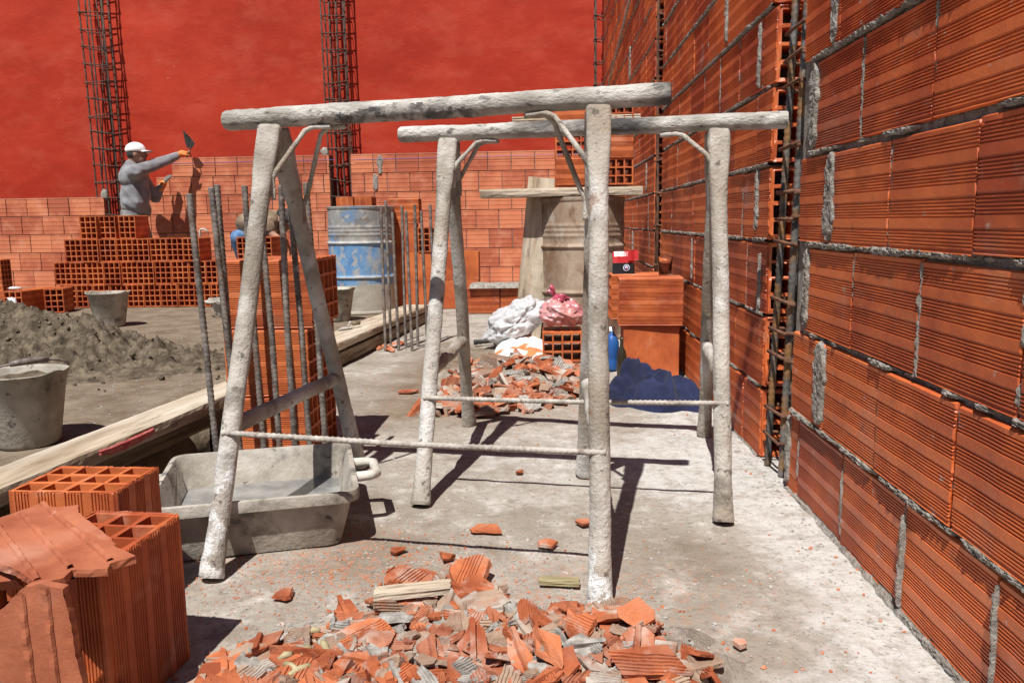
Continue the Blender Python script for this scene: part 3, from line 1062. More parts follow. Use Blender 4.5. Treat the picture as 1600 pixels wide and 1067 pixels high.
Ay0, Ay1 = 2.06, 1.925
A_beam = [PY(353, 189, Ay0 + .03), PY(1049, 146, Ay1 - .03)]
fa = lambda px: (px - 353) / (1049 - 353)
A_ap = [A_beam[0].lerp(A_beam[1], .118), A_beam[0].lerp(A_beam[1], .852)]
sawhorse('larger front sawhorse with a dark streaked top beam, straddling the rubble and the trough',
         [G(330, 905), G(937, 948), G(561, 729), G(913, 742)], A_beam, A_ap, .0215, .0255, (.293, .283), 3.0,
         [('a', .86, .16, -.012), ('c', .80, .17, .02), ('b', .87, -.165, -.012), ('d', .80, -.17, .02)], .30, (.42, .24), {'a': .13, 'b': .12, 'd': .06})
B_beam = [PY(625, 211, 2.50), PY(1231, 188, 2.275)]
B_ap = [B_beam[0].lerp(B_beam[1], .140), B_beam[0].lerp(B_beam[1], .835)]
sawhorse('smaller back sawhorse with a pale top beam reaching to the right wall slot',
         [G(657, 790), G(1130, 817), G(733, 664), G(1100, 680)], B_beam, B_ap, .0215, .0235, (.275, .285), 9.0,
         [('a', .90, .15, -.012), ('b', .90, -.15, -.012), ('c', .88, .15, .02)], .34)


# ------------------------------------------------------------------ trough, buckets, drums
def rrect(cs, r, n=6):
    """rounded outline through four corners (list of (x, y))"""
    out = []
    for i in range(4):
        p = V(cs[i])
        a, b = V(cs[i - 1]), V(cs[(i + 1) % 4])
        da, db = (a - p).normalized(), (b - p).normalized()
        for k in range(n + 1):
            t = k / n
            q0, q1 = p + da * r * (1 - t), p + db * r * t
            out.append((p + da * r).lerp(p, t).lerp(p.lerp(p + db * r, t), t))
    return out


def trough(name, label, corners, h, group):
    """mortar trough; corners = front right, back right, back left, front left of the rim"""
    c = sum((V(q) for q in corners), V((0, 0))) / 4
    t = thing(name, label, 'trough', (c.x, c.y, 0), group)
    mb = MB()

    def ring(sc, z, r):
        return [V((q.x, q.y, z)) for q in rrect([c + (V(q) - c) * sc for q in corners], r)]
    rings = [ring(.80, .004, .04), ring(.815, .0, .04), ring(.825, .010, .04), ring(.93, h - .03, .045), ring(.932, h - .024, .045), ring(1.0, h - .024, .045), ring(1.008, h - .012, .045), ring(1.0, h, .045), ring(.95, h + .001, .04), ring(.925, h - .012, .04),
             ring(.815, .02, .04), ring(.79, .010, .04)]
    n = len(rings[0])
    vs = [p + V((0, 0, .003 * fb(p, 9) if k in (6, 7, 8) else 0)) + V((.002 * fb(p, 14, 3), .002 * fb(p, 14, 7), 0)) for k, rg in enumerate(rings) for p in rg]
    fs = [(i * n + j, i * n + (j + 1) % n, (i + 1) * n + (j + 1) % n, (i + 1) * n + j) for i in range(len(rings) - 1) for j in range(n)]
    fs += [tuple(range(n - 1, -1, -1)), tuple((len(rings) - 1) * n + j for j in range(n))]
    mb.add(vs, fs)
    obj('basin', mb, PLASTD, t, weld=False, auto=50)
    sl_ = MB()
    lv = ring(.855, .052, .04)
    sl_.add([V((c.x, c.y, .052))] + lv, [(0, 1 + j, 1 + (j + 1) % n) for j in range(n)])
    obj('slurry', sl_, SLURRY, t)
    for s in (0, 1):
        e0, e1 = (V(corners[0]), V(corners[1])) if s == 0 else (V(corners[2]), V(corners[3]))
        md = (e0 + e1) / 2
        d = (e1 - e0).normalized()
        o = V((d.y, -d.x))
        z = h - .014
        pts = [md - d * .062 - o * .004, md - d * .060 + o * .035, md - d * .045 + o * .052, md + d * .045 + o * .052, md + d * .060 + o * .035, md + d * .062 - o * .004]
        hm = MB().tube([V((q.x, q.y, z)) for q in pts], .0125, 12, fn=lambda i, a, p, q: 1 + .08 * fb(p, 30))
        obj('handle', hm, PLAST, t, smooth=True)
    return t


tr = [G(562, 768, .138), G(547, 690, .138), None, None]
a, b = V(tr[0][:2]), V(tr[1][:2])
e = (b - a).normalized()
lf = V((-e.y, e.x))
tr2 = [a, b, b + lf * .47, a + lf * .47]
tr2 = [V((q.x, q.y)) for q in tr2]
tA = trough('mortar_trough', 'cement caked grey trough with slurry under the front sawhorse', tr2, .138, 'mortar troughs')
p = G(372, 494)
tB = copy_tree(tA)
tB.location = (p.x, p.y + .12, 0)
tB.rotation_euler = (0, 0, .35)
tB['label'] = 'small grey trough on the far floor left of the brick stack'


def bucket(name, label, c, r, h, content, group, handle=False):
    t = thing(name, label, 'bucket', (c[0], c[1], 0), group)
    c = V((c[0], c[1], 0))
    mb = MB()
    prof = [(0, .004), (r * .64, .004), (r * .67, .0), (r * .69, .01), (r * .93, h * .90), (r * .95, h * .91), (r * .98, h * .985), (r * 1.02, h * .99), (r * 1.025, h), (r * .985, h + .002), (r * .94, h * .97), (r * .68, .03), (0, .03)]
    mb.lathe(prof, c, 48)
    for i, q in enumerate(mb.v):
        d = q - c
        q.x += .004 * fb(q, 7, 1)
        q.y += .004 * fb(q, 7, 4)
        an = math.atan2(d.y, d.x)
        if d.z > h * .9:                       # two pouring lips
            k = math.exp(-((abs(an) - .25) / .22) ** 2) + math.exp(-((abs(an) - PI + .25) / .22) ** 2)
            q.z += .012 * k
            q += V((d.x, d.y, 0)).normalized() * .006 * k
    obj('pail', mb, PLASTD, t, smooth=True)
    if content:
        fl = MB()
        lev = h * .90
        rr = r * .90

        def P(i, j):
            a = 2 * PI * j / 28
            q = c + V((rr * i / 8 * math.cos(a), rr * i / 8 * math.sin(a), 0))
            return q + V((0, 0, lev + .012 * fb(q, 18, 2) + .01 * (1 - i / 8)))
        fl.grid(P, 8, 28)
        obj('mortar', fl, SAND if content == 1 else PLAST, t, smooth=True)
    if handle:
        hb = MB()
        pts = []
        for k in range(17):
            a = PI * k / 16
            pts.append(c + V((r * 1.03 * math.cos(a) * math.cos(.9), r * 1.03 * math.cos(a) * math.sin(.9), h * .97 + .055 * math.sin(a))) + V((-math.sin(.9), math.cos(.9), 0)) * -.09 * math.sin(a))
        hb.tube(pts, .0035, 8)
        hb.tube(pts[6:11], .011, 8, fn=lambda i, a, p, q: 1 + .3 * fb(p, 60))
        obj('handle', hb, REBAR, t, smooth=True)
    return t


p = G(16, 704)
bucket('bucket', 'cement crusted grey bucket at the left edge, filled with mortar', (p.x, p.y + .10), .148, .255, 1, 'cement buckets', True)
p = G(161, 512)
bucket('bucket', 'empty grey bucket standing before the pile of hollow bricks', (p.x, p.y + .11), .152, .255, 0, 'cement buckets')
p = G(521, 503)
bucket('bucket', 'grey bucket behind the front sawhorse leg, beside the blue drum', (p.x, p.y + .1), .152, .25, 2, 'cement buckets')


def drum(label, c, r, h, mats, band, tilt=0):
    t = thing('oil_drum', label, 'drum', (c[0], c[1], 0))
    c = V((c[0], c[1], 0))
    mb = MB()

    def prof(z):
        q = r
        for zz in (h * .345, h * .665):
            q += .013 * math.exp(-((z - zz) / .011) ** 2)
        for zz in (h * .74, h * .775, h * .81):
            q += .005 * math.exp(-((z - zz) / .011) ** 2)
        if z < .02 or z > h - .02:
            q += .006
        return q
    P_ = []
    z = 0.0
    while z < h:
        P_.append((prof(z), z))
        z += .006
    P_.append((r + .007, h - .002))
    P_.append((r + .003, h + .004))
    P_.append((r - .006, h + .002))
    P_.append((r - .010, h - .02))
    P_.append((r - .012, .02))
    P_.append((0.0, .018))
    mb.lathe([(0, .003)] + P_, c, 64)
    for q in mb.v:
        d = q - c
        k = .007 * fb(V((d.x * 3, d.y * 3, d.z * 3)), 1, r * 9 + h, 3)
        if d.xy.length > .1:
            q += V((d.x, d.y, 0)).normalized() * k
    mi = []
    for f in mb.f:
        zc = sum(mb.v[i].z for i in f) / len(f)
        nz_ = .03 * noise.noise(sum((mb.v[i] for i in f), V()) * 1.3)
        k = 1 if zc < h * band + nz_ else 0
        if len(mats) > 2:
            if zc > h * .665 + nz_ * .3:
                k = 2
            for zz in (h * .345, h * .665):
                if abs(zc - zz) < .009:
                    k = 3
        mi.append(k)
    mb.m = mi
    obj('shell', mb, mats, t, smooth=True)
    return t


p = G(558, 492)
drum('blue painted steel drum, worn and cement splashed, by the thin starter bars', (p.x, p.y + .285), .278, .885, [BLUE, DRUMC, BLUEG, HOOP], .27)
p = PY(907, 400, 5.2)
drum('rusty brown steel drum with ribs, carrying a plank and bricks near the corner', (p.x, 5.2), .278, .885, [BROWN, BROWN], 0)


# ------------------------------------------------------------------ timber
def plank(name, label, p0, p1, width, thick, material, group=None, side=None, seed=0, cat='plank', parent=None, bow=0.0):
    """sawn board from p0 to p1 (centre line of its top face)"""
    p0, p1 = V(p0), V(p1)
    d = (p1 - p0)
    L = d.length
    d.normalize()
    s = side if side is not None else V((0, 0, 1)).cross(d)
    s = (s - d * d.dot(s)).normalized()
    upv = d.cross(s)
    if upv.z < 0 and abs(upv.z) > .2:
        s, upv = -s, -upv
    k = max(4, int(L / .02))
    prof = []
    for (a, b) in ((-1, 0), (-1, -1), (1, -1), (1, 0)):
        pass
    ring = []
    nw, nt_ = 8, 4
    for i in range(nw):
        ring.append((-1 + 2 * i / nw, 0))
    for i in range(nt_):
        ring.append((1, -i / nt_))
    for i in range(nw):
        ring.append((1 - 2 * i / nw, -1))
    for i in range(nt_):
        ring.append((-1, -1 + i / nt_))
    n = len(ring)
    vs = []
    for i in range(k + 1):
        t = i / k
        for (a, b) in ring:
            x = L * t + (.006 * noise.noise(V((a * 5, b * 5, seed))) if i in (0, k) else 0)
            ea = 1 - .03 * (abs(b) < .01 or abs(b) > .99) * (abs(a) > .99)
            y = a * width / 2 * ea + .003 * noise.noise(V((x * 5, b * 3, seed + 2))) + (.0025 * noise.noise(V((x * 22, b * 9, seed + 3))) if abs(a) > .9 else 0)
            z = b * thick + .0018 * noise.noise(V((x * 3, a * 9, seed + 4))) + .0012 * noise.noise(V((x * 14, a * 22, seed))) + bow * math.sin(PI * t)
            vs.append(V((x, y, z)))
    fs = [(i * n + j, i * n + (j + 1) % n, (i + 1) * n + (j + 1) % n, (i + 1) * n + j) for i in range(k) for j in range(n)]
    fs += [tuple(range(n - 1, -1, -1)), tuple(k * n + j for j in range(n))]
    mb = MB()
    mb.add(vs, fs)
    me = mb.mesh(name, material)
    o = bpy.data.objects.new(name, me)
    COL.objects.link(o)
    M = Matrix((d, s, upv)).transposed().to_4x4()
    M.translation = p0
    o.matrix_world = M
    if label:
        tag(o, label, cat, group)
    return o


# formwork boards along the left: front edge runs from the camera's left to the drum
fe = [G(132, 710, .135), G(347, 621, .135), G(540, 532, .13), G(667, 478, .12)]
dirp = (fe[1] - fe[0]).normalized()
sd = V((0, 0, 1)).cross(dirp)
if sd.x > 0:
    sd = -sd
pA = plank('timber_plank', 'long weathered pale plank at the left, red paint worn on its edge', fe[0] - dirp * 1.0 + sd * .075, fe[0] + dirp * 1.55 + sd * .075, .15, .042, WOOD, seed=1)
# worn red paint on the plank's front edge: a thin skin on the wood
rp = MB()


def redpaint(i, j):
    x = 1.0 + .02 + .32 * i / 24
    v = j / 4
    e = noise.noise(V((x * 40, 2, 1))) * .25
    inside = (.12 + e < v < .85 + e) and 0 < i < 24
    return V((x, 0, 0)), v, inside


for i in range(24):
    for j in range(6):
        pass
vs, fs = [], []
for i in range(25):
    for j in range(5):
        x = 1.0 + .05 + .27 * i / 24
        v = -.004 - (.034 * (j / 4)) * (1 - .45 * abs(i / 12 - 1) ** 2 + .25 * noise.noise(V((i * .5, 3, 1))))
        x += .008 * noise.noise(V((j * 1.3, i * .7, 5)))
        yy = -.0775 if True else 0
        vs.append((x, v))
lw = pA.matrix_world
sg = 1 if (lw.to_3x3() @ V((0, 1, 0))).x > 0 else -1
rp.add([V((x, sg * (.0788 if 0 < (k // 5) < 24 and 0 < k % 5 < 4 else .070), z)) for k, (x, z) in enumerate(vs)], [(i * 5 + j, (i + 1) * 5 + j, (i + 1) * 5 + j + 1, i * 5 + j + 1) for i in range(24) for j in range(4)])
rpo = bpy.data.objects.new('paint_patch', rp.mesh('paint_patch', REDPAINT))
COL.objects.link(rpo)
rpo.parent = pA
d2 = (fe[3] - fe[2]).normalized()
s2 = V((0, 0, 1)).cross(d2)
if s2.x > 0:
    s2 = -s2
plank('timber_plank', 'pale plank on the floor running from the brick stack to the blue drum', fe[2] - d2 * .95 + s2 * .10, fe[3] + d2 * .1 + s2 * .10, .20, .040, WOOD, seed=5)
lowA = fe[0] + V((0, 0, -.06))
plank('timber_plank', 'dark lower board lying in the shade under the long left plank', fe[0] - dirp * .6 + sd * .16 + V((0, 0, -.092)), fe[0] + dirp * 1.45 + sd * .15 + V((0, 0, -.095)), .10, .040, WOODD, seed=7)
plank('timber_plank', 'brown lower board under the plank that runs to the blue drum', fe[2] - d2 * .9 + s2 * .06 + V((0, 0, -.055)), fe[3] + d2 * .05 + s2 * .06 + V((0, 0, -.05)), .13, .065, WOODD, seed=8)
for k, (q, lb) in enumerate(((fe[0] - dirp * .45 + sd * .08, 'short wood block carrying the near end of the long left plank'), (fe[0] + dirp * 1.30 + sd * .09, 'short wood block carrying the far end of the long left plank'))):
    plank('wood_block', lb, V((q.x - .07, q.y, .035)), V((q.x + .07, q.y, .035)), .09, .037, WOODD, seed=20 + k, cat='block')
# scaffold plank and post by the brown drum
yq = 4.98
plank('timber_plank', 'rough scaffold plank lying across the brown drum, under the stacked bricks', PY(750, 299, yq) + V((0, .08, .01)), PY(1003, 294, yq) + V((0, .09, .01)), .26, .05, WOOD, seed=11, side=V((0, 1, 0)))
q0, q1 = G(806, 520), PY(826, 277, 5.12)
plank('timber_post', 'broad upright wood post leaning left of the brown drum', V((q0.x, 5.05, 0)), q1, .055, .165, WOOD, seed=12, side=V((0, 1, 0)), cat='post')
zt = PY(800, 294, yq).z + .012
pw = lambda px: PY(px, 260, 5.02).x
pier = [('long', 868, 0), ('end', 935, 0), ('end', 868, 1), ('long', 922, 1), ('long', 868, 2), ('end', 935, 2)]
zz = zt
lay = ['lowest', 'middle', 'top']
for (kd, px, l) in pier:
    z = zt + .157 * l + .0785 + .003 * l
    x = pw(px)
    if kd == 'long':
        brick((x + .13, 5.10, z), (1, 0, 0), (0, 1, 0), 'grooved brick laid sideways on the scaffold plank, %s layer' % lay[l], 'bricks stacked on the scaffold plank', 'std', .01)
    else:
        brick((x + .105, 5.13, z), (0, 1, 0), (1, 0, 0), 'brick on the scaffold plank with its open cells showing, %s layer' % lay[l], 'bricks stacked on the scaffold plank', 'std', .01)
plank('timber_plank', 'short thin plank lying on top of the bricks above the brown drum', PY(800, 183, 5.0) * 1.0 + V((0, .06, .0)), V((PY(1001, 175, 5.0).x, 5.06, PY(800, 183, 5.0).z + .005)), .12, .028, WOOD, seed=13, side=V((0, 1, 0)))


# ------------------------------------------------------------------ stacks and piles of bricks
X, Y, Z = V((1, 0, 0)), V((0, 1, 0)), V((0, 0, 1))
xs0, ys0 = PY(355, 450, 2.42).x, 2.42
for l in range(3):
    for k in range(2):
        dx = (-.028, -.022, 0.0)[l] + R.uniform(-.004, .004)
        brick((xs0 + .13 + dx, ys0 + .08 + k * .163, .107 + l * .2145), X, Z, 'deeply grooved orange brick in the stack behind the starter bars, %s layer, %s row' % (('bottom', 'middle', 'top')[l], ('front', 'back')[k]),
              'grooved bricks in the stack behind the starter bars', 'fine', .006)
# the wide pile in front of the mason: open ends towards the camera
bp = G(200, 480).y
x00 = PY(112, 440, bp).x
rows = [[(20, 0), (46, 0)] + [(72 + 26.3 * k, 0) for k in range(11)], [(85 + 26.3 * k, 0) for k in range(10)], [(106 + 26.3 * k, 0) for k in range(8)], [(132, 0), (158, 0.05), (191, .02)]]
rows[0] = [(92 + 26.3 * k, 0) for k in range(10)]
rown = ['bottom', 'second', 'third', 'top']
for r_, row in enumerate(rows):
    for k, (px, dy) in enumerate(row):
        x = PY(px + 13, 440, bp).x
        brick((x, bp + .13 + dy + R.uniform(-.012, .012), .1065 + r_ * .2125), Y, Z, 'hollow brick with open cells in the wide back pile, %s row, %s from the left' % (rown[r_], ORD[k + 1]), 'hollow bricks of the wide back pile', 'coarse', .012)
px_ = PY(340, 440, bp).x
for l in range(3):
    for k in range(3):
        if l == 2 and k == 0:
            continue
        brick((px_ + .085 + k * .166 + (.02 if l == 2 else 0), bp + .16, .1065 + l * .2125), Y, Z, 'hollow brick of the narrow pile behind the stack, %s row, %s from left' % (rown[l], ORD[k + 1]),
              'hollow bricks of the narrow back pile', 'coarse', .015)
# left edge
p = G(0, 494)
brick((PY(19, 470, p.y).x, p.y + .13, .106), Y, Z, 'hollow brick at the left edge with white plastic stuffed in its cells', None, 'coarse', .03)
wb = MB().ball((PY(19, 470, p.y).x, p.y - .01, .10), (.05, .025, .06), 20, 14, fn=lambda q: 1 + .25 * fb(q, 3))
wb.ball((PY(16, 452, p.y).x, p.y + .06, .235), (.06, .03, .014), 20, 14, fn=lambda q: 1 + .25 * fb(q, 3, 4))
tag(obj('plastic_wrap', wb, WBAG, base=(PY(19, 470, p.y).x, p.y, 0), smooth=True), 'crumpled white plastic wrap on the hollow brick at the left edge', 'plastic')
p = G(64, 489)
brick((PY(50, 470, p.y).x, p.y + .13, .106), V((.22, 1, 0)), Z, 'orange brick on the floor, left one of the pair before the back wall', None, 'coarse', .01)
brick((PY(80, 470, p.y).x, p.y + .12, .106), V((-.25, 1, 0)), Z, 'orange brick on the floor, right one of the pair before the back wall', None, 'coarse', .01)
for l in range(2):
    q = G(-14, 470)
    brick((q.x, q.y + .1, .106 + l * .2125), X, Z, 'brick cut off by the left edge of the photo, %s of two' % ('lower', 'upper')[l], None, 'coarse', .01)
# between the blue drum and the plinth: bricks standing on end
yb = 6.95
for c_, (px, n_) in enumerate(((633, 3), (671, 2), (704, 2), (729, 2))):
    for l in range(n_):
        brick((PY(px, 440, yb).x, yb + .08 + .02 * (c_ % 2), .1235 + l * .247), Z, X, 'smooth upright brick right of the blue drum, %s column, %s' % (ORD[c_ + 1], ('bottom', 'second up', 'third up')[l]), 'bricks standing on end right of the blue drum', 'plain', .01)
brick((PY(631, 330, yb).x, yb + .08,   .247 * 3 + .107), X, Z, 'grooved brick lying on top of the tallest standing column by the blue drum', None, 'coarse', .02)
brick((PY(667, 372, yb).x, yb + .14,   .247 * 2 + .107), Y, Z, 'brick with open cells lying on the second standing column by the blue drum', None, 'coarse', .02)
for c_, px in enumerate((541, 569)):
    for l in range(4):
        brick((PY(px, 310, 7.35).x, 7.4, .1235 + l * .247), Z, Y if c_ else V((.05, 1, 0)), 'brick standing on end behind the blue drum, %s column, %s' % (('left', 'right')[c_], ('lowest', 'second up', 'third up', 'topmost')[l]), 'bricks standing behind the blue drum', 'plain', .01)
# plinth: two bricks under a cap of mortar
p = G(770, 490)
for k, px in enumerate((757, 808)):
    brick((PY(px, 470, 6.6).x, 6.62, .11), X, Z, '%s brick under the mortar cap left of the wood post' % ('left', 'right')[k], None, 'coarse', .02)
cp = MB()
x0_, x1_ = PY(733, 440, 6.55).x, PY(836, 440, 6.55).x


def capP(i, j):
    x = x0_ + (x1_ - x0_) * i / 40
    y = 6.50 + .24 * j / 14
    e = min(i, 40 - i, j, 14 - j)
    return V((x + .008 * noise.noise(V((y * 20, x * 5, 0))), y, .222 + (.022 + .012 * fb(V((x, y, 0)), 14) if e > 0 else -.012)))


cp.grid(capP, 40, 14)
tag(obj('mortar_bed', cp, MORTAR, base=(x0_, 6.6, .22), smooth=True), 'rough mortar bed on the two low bricks left of the wood post', 'mortar')
# right side, under the glass
yr = 3.70
xr0 = PY(975, 560, yr).x
brick((xr0 + .1275, yr + .085, .13), Z, X, 'smooth upright brick behind the navy cloth, under the grooved brick', None, 'wide', .004)
brick((PY(968, 470, yr).x + .147, yr + .07, .2605 + .112), V((1, -.05, 0)), Z, 'large grooved brick lying on the upright brick by the right wall', None, 'long', .004)
y3 = yr + .32
brick((PY(984, 470, y3).x + .13, y3 + .02, .13), Z, X, 'upright brick hidden behind the sawhorse leg, under the red packet', None, 'wide', .004)
brick((PY(942, 470, y3).x + .18, y3, .2605 + .112), V((1, .03, 0)), Z, 'grooved brick under the red packet, behind the large grooved brick', None, 'long', .004)
# bag brick
yk = G(880, 566).y
brick((PY(879, 545, yk).x, yk + .13, .080), Y, X, 'brick with twelve open cells on the floor under the pink bag', None, 'std', .015)

# foreground bricks
f1 = brick((-.706, 1.183, .131), Z, V((.03, 1, 0)), 'upright hollow brick nearest the camera, its grooved side half lit', None, 'fine', .004)
f1.location.x = -.632 - .0785
def swing(o, corner, ang):
    o.matrix_world = Matrix.Translation(V(corner)) @ Matrix.Rotation(ang, 4, 'Z') @ Matrix.Translation(-V(corner)) @ o.matrix_basis
swing(f1, (-.632, 1.288, 0), -.07)
f2 = brick((-.795 - .105, 1.473, .131), Z, V((1, .02, 0)), 'upright hollow brick with its cells open to the sky, beside the trough', None, 'fine', .004)
swing(f2, (-.795, 1.555, 0), -.06)

# ------------------------------------------------------------------ the heap of wet mortar at the left
hc = G(30, 560)
hc = V((-2.95, 4.35, 0))


def heap_h(x, y):
    dx, dy = x - hc.x, y - hc.y
    e = math.exp(-((dx + .30) / .55) ** 2 - (dy / .42) ** 2) * .34
    e += math.exp(-((dx - .45) / .40) ** 2 - ((dy + .10) / .34) ** 2) * .15
    e += math.exp(-((dx + .8) / .5) ** 2 - ((dy + .05) / .45) ** 2) * .22
    e += math.exp(-((dx - .98) / .25) ** 2 - ((dy + .12) / .22) ** 2) * .05
    k = smooth01(.012, .07, e)
    p = V((x, y, 0))
    n1 = noise.noise(V((x * 5, y * 5, 2))) * .07
    d, _ = noise.voronoi(V((x * 17, y * 17, 1)))
    d2_, _ = noise.voronoi(V((x * 42, y * 42, 5)))
    lump = (.42 - 1.7 * d[0] ** 2) * .060 + (.42 - 1.7 * d2_[0] ** 2) * .034 + .016 * noise.noise(V((x * 60, y * 60, 3)))
    return e + k * (n1 + lump) - .016 * (1 - smooth01(.004, .03, e + .012 * noise.noise(V((x * 12, y * 12, 0)))))


hm = MB()
hm.grid(lambda i, j: V((hc.x - 1.8 + 3.4 * i / 230, hc.y - 1.1 + 2.2 * j / 150, heap_h(hc.x - 1.8 + 3.4 * i / 230, hc.y - 1.1 + 2.2 * j / 150))), 230, 150)
tag(obj('mortar_heap', hm, SAND, base=hc, smooth=True), 'lumpy brown heap of wet mortar on the floor at the left', 'mortar heap')
cl_ = MB()
for _ in range(380):
    a = R.uniform(0, 2 * PI)
    k = R.uniform(.1, 1.25)
    x, y = hc.x + .1 + math.cos(a) * 1.25 * k, hc.y - .06 + math.sin(a) * .72 * k
    s = R.choice((.004, .006, .007, .009, .011)) * R.uniform(.7, 1.3)
    sd_ = R.uniform(0, 99)
    cl_.ball((x, y, max(0, heap_h(x, y)) + s * .25), s, 9, 7, fn=lambda q: 1 + .75 * fb(q, 2.4, sd_, 3))
o = obj('mortar_clods', cl_, SAND, base=hc, smooth=True)
o['kind'] = 'stuff'
o['label'] = 'crumbs and clods strewn on and around the wet mortar heap'


# ------------------------------------------------------------------ broken clay
def cut(bm, co_, no):
    r = bmesh.ops.bisect_plane(bm, geom=bm.verts[:] + bm.edges[:] + bm.faces[:], plane_co=co_, plane_no=no, clear_outer=True)
    es = [e for e in r['geom_cut'] if isinstance(e, bmesh.types.BMEdge)]
    if es:
        try:
            bmesh.ops.edgeloop_fill(bm, edges=es)
        except Exception:
            pass


def shard_bm(kind, seed, half=(.07, .05), n_=6):
    r = random.Random(seed)
    wd = .17
    th = r.uniform(.0055, .0085)
    prof = []
    if kind == 'flat':
        prof = [(-wd / 2 + wd * i / 6, th) for i in range(7)]
    elif kind in ('ridged', 'corner'):
        prof = [(z - wd / 2, th + d) for z, d in ridge_profile(wd, 3, 6, .0068, .003, .006)]
    elif kind == 'rib':
        prof = [(-wd / 2, th)]
        for c in (-.055, 0, .055):
            hh = r.uniform(.004, .014)
            prof += [(c - .0055, th), (c - .0045, th + hh), (c + .0045, th + hh * r.uniform(.7, 1)), (c + .0055, th)]
        prof += [(wd / 2, th)]
    lo = [(wd / 2, 0), (0, 0), (-wd / 2, 0)]
    if kind == 'corner':
        lo = [(wd / 2, 0), (.012, 0), (.010, -.045), (.001, -.047), (0, 0), (-wd / 2, 0)]
    ring = prof + lo
    k = 18
    n = len(ring)
    vs, fs = [], []
    for i in range(k + 1):
        x = -.16 + .32 * i / k
        for (y, z) in ring:
            vs.append((x, y, z + .0008 * noise.noise(V((x * 30, y * 30, seed)))))
    for i in range(k):
        for j in range(n):
            fs.append((i * n + j, i * n + (j + 1) % n, (i + 1) * n + (j + 1) % n, (i + 1) * n + j))
    fs += [tuple(range(n - 1, -1, -1)), tuple(k * n + j for j in range(n))]
    me = bpy.data.meshes.new('tmp')
    me.from_pydata(vs, [], fs)
    bm = bmesh.new()
    bm.from_mesh(me)
    bpy.data.meshes.remove(me)
    a0 = r.uniform(0, 2 * PI)
    for i in range(n_):
        a = a0 + 2 * PI * (i + r.uniform(-.3, .3)) / n_
        nx, ny = math.cos(a), math.sin(a)
        dist = 1 / math.sqrt((nx / half[0]) ** 2 + (ny / half[1]) ** 2) * r.uniform(.62, 1.08)
        cut(bm, (nx * dist, ny * dist, 0), V((nx, ny, r.uniform(-.6, .6))).normalized())
    bmesh.ops.remove_doubles(bm, verts=bm.verts, dist=1e-5)
    long_ = [e for e in bm.edges if e.calc_length() > .016 and len(e.link_faces) == 2 and any(len(f.verts) > 6 for f in e.link_faces)]
    if long_:
        bmesh.ops.subdivide_edges(bm, edges=long_, cuts=2)
    for v in bm.verts:
        v.co += V((noise.noise(v.co * 70 + V((seed, 0, 0))), noise.noise(v.co * 70 + V((0, seed, 0))), .4 * noise.noise(v.co * 60 + V((0, 0, seed))))) * .0022
    bmesh.ops.recalc_face_normals(bm, faces=bm.faces)
    return bm


SH = {}


def shard_data(kind, v, half=(.07, .05), n_=6, dusty=False):
    key = (kind, v, half, n_, dusty)
    if key not in SH:
        bm = shard_bm(kind, hash((v * 13.7, len(kind), half)) % 9973, half, n_)
        me = bpy.data.meshes.new('brick_shard')
        bm.to_mesh(me)
        bm.free()
        me.materials.append(CLAYD if dusty else CLAYB)
        SH[key] = me
    return SH[key]


def shard(pos, data, rz, tx=0, ty=0, sc=1.0, label='', group=None, flip=False):
    o = bpy.data.objects.new('brick_shard', data)
    COL.objects.link(o)
    M = Matrix.Translation(V(pos)) @ Matrix.Rotation(ty, 4, 'Y') @ Matrix.Rotation(tx, 4, 'X') @ Matrix.Rotation(rz, 4, 'Z') @ (Matrix.Rotation(PI, 4, 'X') if flip else Matrix()) @ Matrix.Scale(sc, 4)
    o.matrix_world = M
    return tag(o, label, 'brick shard', group)


GS = 'small shards of the front rubble heap'
LS = 'small broken orange clay shard lying in the front rubble heap'
# the fines under the shards
def front_h(x, y):
    e = math.exp(-((x + .08) / .36) ** 2 - ((y - 1.26) / .20) ** 2) * .042 + math.exp(-((x - .12) / .22) ** 2 - ((y - 1.30) / .12) ** 2) * .02 + math.exp(-((x + .42) / .25) ** 2 - ((y - 1.20) / .12) ** 2) * .02
    return e


def fines(name, label, x0, x1, y0, y1, hf, material, nx, ny):
    mb = MB()

    def P(i, j):
        x, y = x0 + (x1 - x0) * i / nx, y0 + (y1 - y0) * j / ny
        h = hf(x, y)
        k = smooth01(.010, .032, h + .012 * noise.noise(V((x * 14, y * 14, 5))))
        return V((x, y, h * .7 * k + k * (.010 * noise.noise(V((x * 40, y * 40, 3))) + .008 * noise.noise(V((x * 90, y * 90, 1)))) - .014 * (1 - k)))
    mb.grid(P, nx, ny)
    o = obj(name, mb, material, base=((x0 + x1) / 2, (y0 + y1) / 2, 0), smooth=True)
    o['kind'] = 'stuff'
    o['label'] = label
    return o


CRUMBM = mat('clay_crumbs', (.25, .21, .165), (.38, .33, .27), 22, .95, bump=1.0, bscale=120, spots=[((.42, .19, .11), 38, .60, .04, .7), ((.45, .43, .39), 18, .60, .06, .6)])
fines('rubble_fines', 'grey and orange crumbs under the front rubble heap', -.85, .5, .95, 1.72, front_h, CRUMBM, 150, 90)


def inpoly(x, y, P):
    c = False
    for i in range(len(P)):
        (x1, y1), (x2, y2) = P[i - 1], P[i]
        if (y1 > y) != (y2 > y) and x < (x2 - x1) * (y - y1) / (y2 - y1) + x1:
            c = not c
    return c


POLY = [(285, 1085), (330, 1050), (440, 1012), (520, 970), (590, 925), (620, 892), (690, 885), (780, 900), (800, 945), (860, 965), (900, 955), (960, 968), (1010, 985), (1040, 1020), (1100, 1040), (1115, 1085), (1150, 1180), (250, 1180)]
placed = []


